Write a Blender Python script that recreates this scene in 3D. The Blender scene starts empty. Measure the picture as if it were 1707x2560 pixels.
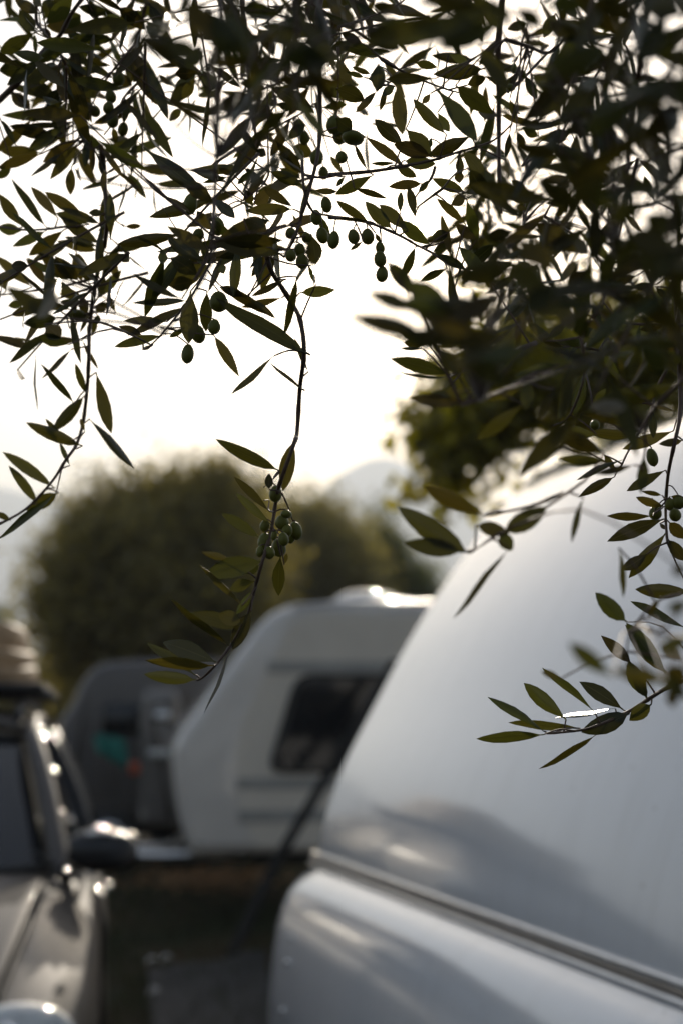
import bpy, bmesh, math, random
import numpy as np
from mathutils import Vector, Matrix

S = bpy.context.scene
COL = S.collection
R = math.radians
random.seed(7)

# ------------------------------------------------------------------ camera, sky, sun, exposure
EYE = Vector((0, 0, 1.6))
PITCH = R(8.1)
FPX = 3556.25                       # focal length in photo pixels (50 mm on a 36 x 24 frame)
FW = Vector((0, math.cos(PITCH), math.sin(PITCH)))
UP = Vector((0, -math.sin(PITCH), math.cos(PITCH)))
RT = Vector((1, 0, 0))
cam = bpy.data.objects.new('camera', bpy.data.cameras.new('camera'))
COL.objects.link(cam)
cam.location = EYE
cam.rotation_euler = (R(90) + PITCH, 0, 0)
cam.data.lens = 50
cam.data.sensor_width = 36
cam.data.clip_start = 0.02
cam.data.clip_end = 40000
cam.data.dof.use_dof = True
cam.data.dof.focus_distance = 1.25
cam.data.dof.aperture_fstop = 3.5
cam.data.dof.aperture_blades = 9
S.camera = cam

def ray(px, py):
    return FW + RT * ((px - 853.5) / FPX) - UP * ((py - 1280) / FPX)
def P(px, py, d):                   # the point seen at a photo pixel, d metres along the view
    return EYE + ray(px, py) * d

SUN = ray(1062, 556).normalized()
SUN_EL = math.asin(SUN.z)
SUN_AZ = math.atan2(SUN.x, SUN.y)
world = bpy.data.worlds.new('World')
S.world = world
world.cycles.sampling_method = 'MANUAL'
world.cycles.sample_map_resolution = 4096
world.use_nodes = True
wn, wl = world.node_tree.nodes, world.node_tree.links
wn.clear()
sky = wn.new('ShaderNodeTexSky')
sky.sky_type = 'NISHITA'
sky.sun_disc = False
sky.sun_elevation = SUN_EL
sky.sun_rotation = SUN_AZ
sky.air_density = 1.0
sky.dust_density = 2.1
sky.ozone_density = 1.0
bg = wn.new('ShaderNodeBackground')
bg.inputs['Strength'].default_value = 0.12
wl.new(sky.outputs[0], bg.inputs[0])
# the sun's own disc (0.53 degrees) so that it is seen where it stands
tc = wn.new('ShaderNodeTexCoord')
dt = wn.new('ShaderNodeVectorMath'); dt.operation = 'DOT_PRODUCT'
dt.inputs[1].default_value = SUN
wl.new(tc.outputs['Generated'], dt.inputs[0])
gt = wn.new('ShaderNodeMath'); gt.operation = 'GREATER_THAN'
gt.inputs[1].default_value = math.cos(R(0.29))
wl.new(dt.outputs['Value'], gt.inputs[0])
ml = wn.new('ShaderNodeMath'); ml.operation = 'MULTIPLY'; ml.inputs[1].default_value = 1500
wl.new(gt.outputs[0], ml.inputs[0])
bg2 = wn.new('ShaderNodeBackground'); bg2.inputs[0].default_value = (1, .74, .42, 1)
wl.new(ml.outputs[0], bg2.inputs['Strength'])
ad = wn.new('ShaderNodeAddShader')
wo = wn.new('ShaderNodeOutputWorld')
wl.new(bg.outputs[0], ad.inputs[0]); wl.new(bg2.outputs[0], ad.inputs[1]); wl.new(ad.outputs[0], wo.inputs[0])
sun = bpy.data.objects.new('sun', bpy.data.lights.new('sun', 'SUN'))
COL.objects.link(sun)
sun.data.energy = 5.0
sun.data.angle = R(0.5)
sun.data.color = (1, .89, .74)
sun.rotation_euler = SUN.to_track_quat('Z', 'Y').to_euler()

S.view_settings.view_transform = 'Standard'
S.view_settings.look = 'None'
S.view_settings.exposure = 0.2
S.view_settings.gamma = 1
S.view_settings.use_curve_mapping = False
S.render.engine = 'CYCLES'
S.cycles.use_denoising = True
S.cycles.max_bounces = 8
S.cycles.transparent_max_bounces = 8
S.cycles.volume_bounces = 1
S.cycles.sample_clamp_indirect = 4
S.cycles.caustics_reflective = False
S.cycles.caustics_refractive = False

# ------------------------------------------------------------------ helpers
def tag(o, label=None, cat=None, group=None, kind=None):
    if label: o['label'] = label
    if cat: o['category'] = cat
    if group: o['group'] = group
    if kind: o['kind'] = kind
    return o

def mk(name, verts, faces, mat=None, parent=None, smooth=True, kind=None):
    me = bpy.data.meshes.new(name)
    me.from_pydata([tuple(v) for v in verts], [], [tuple(f) for f in faces])
    if smooth:
        me.polygons.foreach_set('use_smooth', [True] * len(me.polygons))
    me.update()
    o = bpy.data.objects.new(name, me)
    COL.objects.link(o)
    if mat: me.materials.append(mat)
    if parent: o.parent = parent
    if kind: o['kind'] = kind
    return o

def empty(name, label, cat, mw=None, group=None):
    o = bpy.data.objects.new(name, None)
    COL.objects.link(o)
    o.empty_display_size = .2
    if mw is not None: o.matrix_world = mw
    return tag(o, label, cat, group)

class MB:
    """collects shapes into one mesh"""
    def __init__(s): s.v = []; s.f = []
    def add(s, v, f):
        n = len(s.v); s.v += [Vector(p) for p in v]; s.f += [tuple(i + n for i in q) for q in f]; return s
    def grid(s, pts, closed_u=False, flip=False):
        nu, nv = len(pts), len(pts[0]); v = [p for row in pts for p in row]; f = []
        for i in range(nu if closed_u else nu - 1):
            for j in range(nv - 1):
                a, b = i * nv + j, ((i + 1) % nu) * nv + j
                f.append((a, a + 1, b + 1, b) if flip else (a, b, b + 1, a + 1))
        return s.add(v, f)
    def tube(s, pts, rad, n=8, caps=True, flat=1.0):
        pts = [Vector(p) for p in pts]; rs = rad if isinstance(rad, (list, tuple)) else [rad] * len(pts)
        rings = []; ref = None
        for i, p in enumerate(pts):
            t = (pts[min(i + 1, len(pts) - 1)] - pts[max(i - 1, 0)])
            t = t.normalized() if t.length > 1e-9 else Vector((0, 0, 1))
            if ref is None:
                ref = t.orthogonal().normalized()
            ref = (ref - t * ref.dot(t)); ref = ref.normalized() if ref.length > 1e-6 else t.orthogonal().normalized()
            bn = t.cross(ref)
            rings.append([p + (ref * math.cos(2 * math.pi * k / n) + bn * math.sin(2 * math.pi * k / n) * flat) * rs[i] for k in range(n)])
        m = len(s.v); v = [q for r_ in rings for q in r_]; f = []
        for i in range(len(rings) - 1):
            for k in range(n):
                a, b = i * n + k, i * n + (k + 1) % n
                f.append((a, b, b + n, a + n))
        if caps:
            f.append(tuple(range(n - 1, -1, -1))); f.append(tuple(range((len(rings) - 1) * n, len(rings) * n)))
        return s.add(v, f)
    def box(s, c, d, bev=0.0, seg=2, mat=None):
        bm = bmesh.new(); bmesh.ops.create_cube(bm, size=1)
        for q in bm.verts: q.co = Vector((q.co.x * d[0], q.co.y * d[1], q.co.z * d[2]))
        if bev > 0: bmesh.ops.bevel(bm, geom=bm.edges[:] , offset=bev, segments=seg, affect='EDGES', profile=.5)
        bm.verts.index_update()
        M = mat if mat else Matrix()
        v = [M @ q.co + Vector(c) for q in bm.verts]; f = [[q.index for q in fc.verts] for fc in bm.faces]
        bm.free(); return s.add(v, f)
    def ball(s, c, r, nu=14, nv=9, M=None):
        v = []; f = []
        for i in range(nv + 1):
            a = math.pi * i / nv
            for k in range(nu):
                b = 2 * math.pi * k / nu
                q = Vector((r[0] * math.sin(a) * math.cos(b), r[1] * math.sin(a) * math.sin(b), r[2] * math.cos(a)))
                v.append((M @ q if M else q) + Vector(c))
        for i in range(nv):
            for k in range(nu):
                f.append((i * nu + k, (i + 1) * nu + k, (i + 1) * nu + (k + 1) % nu, i * nu + (k + 1) % nu))
        return s.add(v, f)
    def sphere_lathe(s, prof, c, axis='x', n=28):
        rows = []
        for k in range(n):
            a = 2 * math.pi * k / n
            rows.append([Vector((x_, r_ * math.cos(a), r_ * math.sin(a))) + Vector(c) if axis == 'x' else Vector((r_ * math.cos(a), r_ * math.sin(a), x_)) + Vector(c) for x_, r_ in prof])
        return s.grid(rows, closed_u=True)
    def build(s, name, mat, parent=None, smooth=True, kind=None):
        return mk(name, s.v, s.f, mat, parent, smooth, kind)

def sharpen(o, ang=35):
    me = o.data
    bm = bmesh.new(); bm.from_mesh(me)
    for e in bm.edges:
        if len(e.link_faces) == 2 and e.calc_face_angle(0) > R(ang): e.smooth = False
    bm.to_mesh(me); bm.free()
    return o

def fixn(o):
    bm = bmesh.new(); bm.from_mesh(o.data)
    bmesh.ops.remove_doubles(bm, verts=bm.verts, dist=1e-5)
    bmesh.ops.recalc_face_normals(bm, faces=bm.faces)
    bm.to_mesh(o.data); bm.free()
    return o

def pmat(name, col, rough=.5, metal=0, coat=0, spec=.5, noise=None, bump=None):
    m = bpy.data.materials.new(name); m.use_nodes = True
    nt = m.node_tree; b = nt.nodes['Principled BSDF']
    b.inputs['Base Color'].default_value = (*col, 1)
    b.inputs['Roughness'].default_value = rough
    b.inputs['Metallic'].default_value = metal
    b.inputs['Coat Weight'].default_value = coat
    b.inputs['Coat Roughness'].default_value = .03
    b.inputs['Specular IOR Level'].default_value = spec
    tcn = nt.nodes.new('ShaderNodeTexCoord')
    if noise:
        sc, amt = noise
        nz = nt.nodes.new('ShaderNodeTexNoise'); nz.inputs['Scale'].default_value = sc; nz.inputs['Detail'].default_value = 6
        nt.links.new(tcn.outputs['Object'], nz.inputs['Vector'])
        cr = nt.nodes.new('ShaderNodeValToRGB')
        cr.color_ramp.elements[0].position = .3; cr.color_ramp.elements[1].position = .7
        cr.color_ramp.elements[0].color = (*[c * (1 - amt) for c in col], 1)
        cr.color_ramp.elements[1].color = (*[min(1, c * (1 + amt)) for c in col], 1)
        nt.links.new(nz.outputs['Fac'], cr.inputs[0]); nt.links.new(cr.outputs[0], b.inputs['Base Color'])
    if bump:
        sc, st, di = bump
        nz = nt.nodes.new('ShaderNodeTexNoise'); nz.inputs['Scale'].default_value = sc; nz.inputs['Detail'].default_value = 5
        nt.links.new(tcn.outputs['Object'], nz.inputs['Vector'])
        bp = nt.nodes.new('ShaderNodeBump'); bp.inputs['Strength'].default_value = st; bp.inputs['Distance'].default_value = di
        nt.links.new(nz.outputs['Fac'], bp.inputs['Height']); nt.links.new(bp.outputs[0], b.inputs['Normal'])
    return m

def leafmat(name, top, under, trans, tw, rough=.38, var=.35):
    m = bpy.data.materials.new(name); m.use_nodes = True
    nt = m.node_tree; b = nt.nodes['Principled BSDF']; L = nt.links.new
    geo = nt.nodes.new('ShaderNodeNewGeometry')
    oi = nt.nodes.new('ShaderNodeObjectInfo')
    sm = nt.nodes.new('ShaderNodeMath'); sm.operation = 'ADD'
    L(geo.outputs['Random Per Island'], sm.inputs[0]); L(oi.outputs['Random'], sm.inputs[1])
    fr = nt.nodes.new('ShaderNodeMath'); fr.operation = 'FRACT'; L(sm.outputs[0], fr.inputs[0])
    mp = nt.nodes.new('ShaderNodeMapRange'); mp.inputs[3].default_value = 1 - var; mp.inputs[4].default_value = 1 + var
    L(fr.outputs[0], mp.inputs[0])
    mx = nt.nodes.new('ShaderNodeMix'); mx.data_type = 'RGBA'
    mx.inputs[6].default_value = (*top, 1); mx.inputs[7].default_value = (*under, 1)
    L(geo.outputs['Backfacing'], mx.inputs[0])
    vm = nt.nodes.new('ShaderNodeVectorMath'); vm.operation = 'SCALE'
    L(mx.outputs[2], vm.inputs[0]); L(mp.outputs[0], vm.inputs['Scale'])
    L(vm.outputs[0], b.inputs['Base Color'])
    rm = nt.nodes.new('ShaderNodeMapRange'); rm.inputs[3].default_value = rough; rm.inputs[4].default_value = .65
    L(geo.outputs['Backfacing'], rm.inputs[0]); L(rm.outputs[0], b.inputs['Roughness'])
    tr = nt.nodes.new('ShaderNodeBsdfTranslucent')
    v2 = nt.nodes.new('ShaderNodeVectorMath'); v2.operation = 'SCALE'; v2.inputs[0].default_value = trans
    L(mp.outputs[0], v2.inputs['Scale']); L(v2.outputs[0], tr.inputs[0])
    ms = nt.nodes.new('ShaderNodeMixShader'); ms.inputs[0].default_value = tw
    L(b.outputs[0], ms.inputs[1]); L(tr.outputs[0], ms.inputs[2])
    L(ms.outputs[0], nt.nodes['Material Output'].inputs[0])
    return m

M_WHITE = pmat('white_gelcoat', (.74, .75, .76), .16, coat=1, noise=(1.3, .03), bump=(2.5, .05, .01))
def dusty(m, amt):
    nt = m.node_tree; L = nt.links.new; b = nt.nodes['Principled BSDF']
    src = b.inputs['Base Color'].links[0].from_socket
    tcn = nt.nodes.new('ShaderNodeTexCoord')
    vo = nt.nodes.new('ShaderNodeTexVoronoi'); vo.inputs['Scale'].default_value = 11; L(tcn.outputs['Object'], vo.inputs['Vector'])
    sp = nt.nodes.new('ShaderNodeMapRange'); sp.inputs[1].default_value = .03; sp.inputs[2].default_value = .06; sp.inputs[3].default_value = .6; sp.inputs[4].default_value = 0
    L(vo.outputs['Distance'], sp.inputs[0])
    mp = nt.nodes.new('ShaderNodeMapping'); mp.inputs['Scale'].default_value = (3, 9, .7); L(tcn.outputs['Object'], mp.inputs['Vector'])
    nz = nt.nodes.new('ShaderNodeTexNoise'); nz.inputs['Scale'].default_value = 2.2; nz.inputs['Detail'].default_value = 7; L(mp.outputs[0], nz.inputs['Vector'])
    st = nt.nodes.new('ShaderNodeMapRange'); st.inputs[1].default_value = .5; st.inputs[2].default_value = .8; st.inputs[3].default_value = 0; st.inputs[4].default_value = amt
    L(nz.outputs['Fac'], st.inputs[0])
    mx_ = nt.nodes.new('ShaderNodeMath'); mx_.operation = 'MAXIMUM'; L(sp.outputs[0], mx_.inputs[0]); L(st.outputs[0], mx_.inputs[1])
    mx = nt.nodes.new('ShaderNodeMix'); mx.data_type = 'RGBA'; mx.inputs[7].default_value = (.22, .19, .15, 1)
    L(mx_.outputs[0], mx.inputs[0]); L(src, mx.inputs[6]); L(mx.outputs[2], b.inputs['Base Color'])
    cr = nt.nodes.new('ShaderNodeMapRange'); cr.inputs[3].default_value = .02; cr.inputs[4].default_value = .16; L(nz.outputs['Fac'], cr.inputs[0])
    L(cr.outputs[0], b.inputs['Coat Roughness'])
dusty(M_WHITE, .10)
M_CREAM = pmat('cream_aluminium', (.66, .61, .52), .4, noise=(3, .05))
M_CREAMFRONT = pmat('cream_moulding', (.70, .66, .60), .16, coat=1, noise=(3, .05))
M_STRIPE = pmat('grey_stripe', (.34, .335, .31), .5, noise=(5, .1))
M_ALU = pmat('aluminium', (.62, .62, .62), .28, metal=1, noise=(20, .1))
M_RUBBER = pmat('black_rubber', (.02, .02, .02), .6, noise=(30, .3))
M_BEIGE = pmat('beige_seal', (.42, .36, .30), .5, noise=(20, .1))
M_GLASS = pmat('dark_window', (.010, .012, .015), .04, coat=0, noise=(2, .3))
M_SKIRT = pmat('dark_skirt', (.015, .015, .015), .8, spec=.2, noise=(6, .3))
M_PAINT = pmat('taupe_metallic_paint', (.062, .052, .045), .5, metal=0, coat=.4, spec=.2, noise=(300, .12))
M_TRIM = pmat('black_plastic', (.018, .018, .02), .28, noise=(60, .2))
M_CHROME = pmat('chrome', (.8, .79, .77), .08, metal=1, noise=(40, .05))
M_LENS = pmat('lamp_lens', (.55, .56, .54), .05, coat=1, noise=(30, .1))
M_TAN = pmat('tan_canvas', (.34, .225, .12), .55, noise=(14, .2), bump=(40, .3, .01))
M_GREYMAT = pmat('grey_groundsheet', (.02, .02, .022), .7, spec=.15, noise=(9, .2), bump=(30, .3, .01))
M_TEAL = pmat('teal_cloth', (.03, .24, .20), .7, noise=(12, .2))
M_ORANGE = pmat('orange_lens', (.6, .10, .03), .3, noise=(30, .1))
M_RED = pmat('red_lens', (.5, .05, .03), .3, noise=(30, .1))
M_BARK = pmat('olive_bark', (.14, .115, .09), .85, noise=(9, .4), bump=(25, .8, .02))
M_TWIG = pmat('olive_twig', (.13, .085, .06), .55, noise=(60, .3), bump=(300, .4, .001))
M_OLIVE = pmat('green_olive', (.17, .18, .032), .4, spec=.35, noise=(140, .2), bump=(700, .15, .0006))
M_LEAF = leafmat('olive_leaf', (.026, .036, .014), (.074, .070, .040), (.165, .155, .023), .165, rough=.28, var=.5)
def leaf_detail(m):
    """midrib, faint side veins, and leaves that run from green to brown"""
    nt = m.node_tree; L = nt.links.new; b = nt.nodes['Principled BSDF']
    src = b.inputs['Base Color'].links[0].from_socket
    uv = nt.nodes.new('ShaderNodeUVMap'); sx = nt.nodes.new('ShaderNodeSeparateXYZ'); L(uv.outputs[0], sx.inputs[0])
    ab = nt.nodes.new('ShaderNodeMath'); ab.operation = 'ABSOLUTE'; L(sx.outputs['Y'], ab.inputs[0])
    rib = nt.nodes.new('ShaderNodeMapRange'); rib.interpolation_type = 'SMOOTHSTEP'
    rib.inputs[1].default_value = .03; rib.inputs[2].default_value = .10; rib.inputs[3].default_value = 1; rib.inputs[4].default_value = 0
    L(ab.outputs[0], rib.inputs[0])
    vn = nt.nodes.new('ShaderNodeMath'); vn.operation = 'MULTIPLY_ADD'; L(ab.outputs[0], vn.inputs[0]); vn.inputs[1].default_value = -.35; L(sx.outputs['X'], vn.inputs[2])
    wv = nt.nodes.new('ShaderNodeMath'); wv.operation = 'MULTIPLY'; L(vn.outputs[0], wv.inputs[0]); wv.inputs[1].default_value = 75
    sn = nt.nodes.new('ShaderNodeMath'); sn.operation = 'SINE'; L(wv.outputs[0], sn.inputs[0])
    vm = nt.nodes.new('ShaderNodeMapRange'); vm.inputs[1].default_value = -1; vm.inputs[2].default_value = 1; vm.inputs[3].default_value = .9; vm.inputs[4].default_value = 1.1
    L(sn.outputs[0], vm.inputs[0])
    sc = nt.nodes.new('ShaderNodeVectorMath'); sc.operation = 'SCALE'; L(src, sc.inputs[0]); L(vm.outputs[0], sc.inputs['Scale'])
    mx = nt.nodes.new('ShaderNodeMix'); mx.data_type = 'RGBA'; mx.inputs[7].default_value = (.13, .12, .05, 1)
    ml = nt.nodes.new('ShaderNodeMath'); ml.operation = 'MULTIPLY'; ml.inputs[1].default_value = .6; L(rib.outputs[0], ml.inputs[0])
    L(ml.outputs[0], mx.inputs[0]); L(sc.outputs[0], mx.inputs[6])
    geo = nt.nodes.new('ShaderNodeNewGeometry'); oi = nt.nodes.new('ShaderNodeObjectInfo')
    ad_ = nt.nodes.new('ShaderNodeMath'); ad_.operation = 'ADD'; L(geo.outputs['Random Per Island'], ad_.inputs[0]); L(oi.outputs['Random'], ad_.inputs[1])
    m7 = nt.nodes.new('ShaderNodeMath'); m7.operation = 'MULTIPLY'; m7.inputs[1].default_value = 7.31; L(ad_.outputs[0], m7.inputs[0])
    fr = nt.nodes.new('ShaderNodeMath'); fr.operation = 'FRACT'; L(m7.outputs[0], fr.inputs[0])
    tint = nt.nodes.new('ShaderNodeValToRGB'); e = tint.color_ramp.elements
    e[0].color = (.85, 1.0, .78, 1); e[1].color = (1.25, .96, .72, 1)
    L(fr.outputs[0], tint.inputs[0])
    mu = nt.nodes.new('ShaderNodeVectorMath'); mu.operation = 'MULTIPLY'; L(mx.outputs[2], mu.inputs[0]); L(tint.outputs[0], mu.inputs[1])
    L(mu.outputs[0], b.inputs['Base Color'])
    for n_ in nt.nodes:
        if n_.type == 'BSDF_TRANSLUCENT':
            so = n_.inputs[0].links[0].from_socket
            m2 = nt.nodes.new('ShaderNodeVectorMath'); m2.operation = 'MULTIPLY'; L(so, m2.inputs[0]); L(tint.outputs[0], m2.inputs[1])
            dk = nt.nodes.new('ShaderNodeMapRange'); dk.inputs[3].default_value = 1; dk.inputs[4].default_value = .45; L(rib.outputs[0], dk.inputs[0])
            m3 = nt.nodes.new('ShaderNodeVectorMath'); m3.operation = 'SCALE'; L(m2.outputs[0], m3.inputs[0]); L(dk.outputs[0], m3.inputs['Scale'])
            L(m3.outputs[0], n_.inputs[0])
leaf_detail(M_LEAF)
M_LEAFFAR = leafmat('far_olive_leaf', (.115, .11, .040), (.165, .15, .080), (.52, .42, .08), .45, var=.5)
M_LEAFPALE = leafmat('pale_olive_leaf', (.12, .115, .055), (.16, .145, .09), (.55, .46, .11), .45, var=.5)
M_LEAFBROAD = leafmat('broad_leaf', (.05, .065, .014), (.075, .085, .03), (.50, .42, .015), .45, var=.5)
M_CONIFER = leafmat('conifer_leaf', (.07, .095, .03), (.09, .11, .045), (.28, .30, .04), .3, var=.5)

# ------------------------------------------------------------------ setting: ground, hills, haze
def ground_mat():
    m = pmat('grass_and_soil', (.05, .05, .025), .95, spec=.05)
    nt = m.node_tree; b = nt.nodes['Principled BSDF']; L = nt.links.new
    tcn = nt.nodes.new('ShaderNodeTexCoord')
    n1 = nt.nodes.new('ShaderNodeTexNoise'); n1.inputs['Scale'].default_value = .7; n1.inputs['Detail'].default_value = 8
    n2 = nt.nodes.new('ShaderNodeTexNoise'); n2.inputs['Scale'].default_value = 14; n2.inputs['Detail'].default_value = 8
    L(tcn.outputs['Object'], n1.inputs['Vector']); L(tcn.outputs['Object'], n2.inputs['Vector'])
    r1 = nt.nodes.new('ShaderNodeValToRGB')
    r1.color_ramp.elements[0].position = .42; r1.color_ramp.elements[0].color = (.012, .015, .006, 1)
    r1.color_ramp.elements[1].position = .62; r1.color_ramp.elements[1].color = (.05, .034, .02, 1)
    r2 = nt.nodes.new('ShaderNodeMapRange'); r2.inputs[3].default_value = .6; r2.inputs[4].default_value = 1.4
    L(n1.outputs['Fac'], r1.inputs[0]); L(n2.outputs['Fac'], r2.inputs[0])
    v = nt.nodes.new('ShaderNodeVectorMath'); v.operation = 'SCALE'
    L(r1.outputs[0], v.inputs[0]); L(r2.outputs[0], v.inputs['Scale']); L(v.outputs[0], b.inputs['Base Color'])
    bp = nt.nodes.new('ShaderNodeBump'); bp.inputs['Strength'].default_value = .6; bp.inputs['Distance'].default_value = .03
    L(n2.outputs['Fac'], bp.inputs['Height']); L(bp.outputs[0], b.inputs['Normal'])
    return m
M_GROUND = ground_mat()
g = 4000
o = mk('ground', [(-g, -g, 0), (g, -g, 0), (g, g, 0), (-g, g, 0)], [(0, 1, 2, 3)], M_GROUND)
tag(o, 'dark campsite grass and bare soil between the caravans', kind='structure')

rng = np.random.default_rng(3)
def hills():
    M_HILL = pmat('wooded_hillside', (.06, .075, .045), .95, noise=(.006, .5), bump=(.015, .6, 14))
    naz, nd = 160, 14
    def fbm(t):
        return sum(math.sin(t * fq + ph) / fq ** .9 for fq, ph in ((3, .3), (7, 1.9), (15, 4.2), (31, 2.2), (63, .7)))
    rows = []
    for i in range(naz + 1):
        az = R(-48) + R(96) * i / naz
        deg = math.degrees(az)
        # ridge elevation in degrees: one hazy peak right of centre, a long flank to the left
        el = 7.2 + 3.1 * math.exp(-((deg - 1.6) / 3.2) ** 2) + 2.2 * math.exp(-((deg + 17) / 8) ** 2) + .8 * math.exp(-((deg - 20) / 9) ** 2) + .35 * fbm(az * 3)
        row = []
        for j in range(nd + 1):
            t = j / nd
            d = 1900 + 1300 * t
            z = math.tan(R(el)) * 3200 * (t ** 1.25) * (1 + .05 * math.sin(az * 90 + t * 9) * (1 - t)) - 2
            row.append(Vector((d * math.sin(az), d * math.cos(az), z)))
        rows.append(row)
    o = MB().grid(rows).build('hills', M_HILL)
    tag(o, 'hazy wooded mountain ridge far behind the campsite', kind='structure')
hills()

HAZE = 0.0006
def haze():
    m = bpy.data.materials.new('haze'); m.use_nodes = True
    nt = m.node_tree; nt.nodes.clear()
    pv = nt.nodes.new('ShaderNodeVolumePrincipled')
    pv.inputs['Color'].default_value = (.88, .94, 1, 1)
    pv.inputs['Density'].default_value = HAZE
    pv.inputs['Anisotropy'].default_value = .3
    out = nt.nodes.new('ShaderNodeOutputMaterial')
    nt.links.new(pv.outputs[0], out.inputs['Volume'])
    b = MB(); b.box((0, 0, 309.5), (8400, 8400, 621))
    o = b.build('haze', m, smooth=False)
    tag(o, 'pale haze in the air over the whole campsite', kind='stuff')
if HAZE: haze()

# ------------------------------------------------------------------ caravans
def smooth_poly(pts, n=6, closed=False):
    pts = [Vector(p) for p in pts]; out = []; N = len(pts)
    rngi = range(N if closed else N - 1)
    for i in rngi:
        p0 = pts[(i - 1) % N] if closed or i > 0 else pts[0]
        p1 = pts[i]; p2 = pts[(i + 1) % N]
        p3 = pts[(i + 2) % N] if closed or i + 2 < N else pts[-1]
        for k in range(n):
            t = k / n
            out.append(.5 * ((2 * p1) + (p2 - p0) * t + (2 * p0 - 5 * p1 + 4 * p2 - p3) * t * t + (3 * p1 - p0 - 3 * p2 + p3) * t ** 3))
    if not closed: out.append(pts[-1])
    return out

def extrude(prof, W, rad, seg=7, mid=2, radw=None):
    """closed profile (s,z) run along w from 0 to W with rounded ends; returns MB in (s, w, z)"""
    pts = [Vector((p[0], p[1])) for p in prof]; N = len(pts)
    area = sum(pts[i].x * pts[(i + 1) % N].y - pts[(i + 1) % N].x * pts[i].y for i in range(N))
    sg = 1 if area > 0 else -1
    nor = []
    for i in range(N):
        t = (pts[(i + 1) % N] - pts[(i - 1) % N]).normalized()
        nor.append(Vector((t.y, -t.x)) * sg)
    rings = []; rw = radw or rad
    def ring(ins, w): rings.append([Vector((p.x - n_.x * ins, w, p.y - n_.y * ins)) for p, n_ in zip(pts, nor)])
    for k in range(seg + 1):
        t = math.pi / 2 * (1 - k / seg); ring(rad * (1 - math.cos(t)), rw - rw * math.sin(t))
    for k in range(1, mid): ring(0, rw + (W - 2 * rw) * k / mid)
    for k in range(seg + 1):
        t = math.pi / 2 * k / seg; ring(rad * (1 - math.cos(t)), W - rw + rw * math.sin(t))
    m = MB(); v = [p for r_ in rings for p in r_]; f = []
    for i in range(len(rings) - 1):
        for k in range(N):
            a, b = i * N + k, i * N + (k + 1) % N
            f.append((a, b, b + N, a + N))
    f.append(tuple(range(N - 1, -1, -1))); f.append(tuple(range((len(rings) - 1) * N, len(rings) * N)))
    return m.add(v, f)

def frame(origin, n):
    """local x = outward n, y = width, z = up"""
    n = Vector((n[0], n[1], 0)).normalized(); w = Vector((-n.y, n.x, 0))
    return Matrix.Translation(origin) @ Matrix(((n.x, w.x, 0, 0), (n.y, w.y, 0, 0), (0, 0, 1, 0), (0, 0, 0, 1)))

def wheel(c, parent, r=.31, w=.18, axis='y'):
    """wheel > rim ; axle along local y"""
    pr = [(-w / 2, r * .62), (-w / 2, r * .92), (-w * .38, r), (w * .38, r), (w / 2, r * .92), (w / 2, r * .62)]
    m = MB(); n = 28; rows = []
    for k in range(n):
        a = 2 * math.pi * k / n
        rows.append([Vector((q[1] * math.cos(a), q[0], q[1] * math.sin(a))) for q in pr])
    m.grid(rows, closed_u=True)
    o = m.build('wheel', M_RUBBER, parent); o.location = c
    m2 = MB(); pr2 = [(-w / 2 - .003, 0), (-w / 2 - .003, r * .3), (-w * .3, r * .5), (-w / 2 - .004, r * .62), (w / 2 + .004, r * .62), (w * .3, r * .5), (w / 2 + .003, r * .3), (w / 2 + .003, 0)]
    rows = []
    for k in range(n):
        a = 2 * math.pi * k / n
        rows.append([Vector((q[1] * math.cos(a), q[0], q[1] * math.sin(a))) for q in pr2])
    m2.grid(rows, closed_u=True).build('rim', M_ALU, o)
    return o

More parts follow.
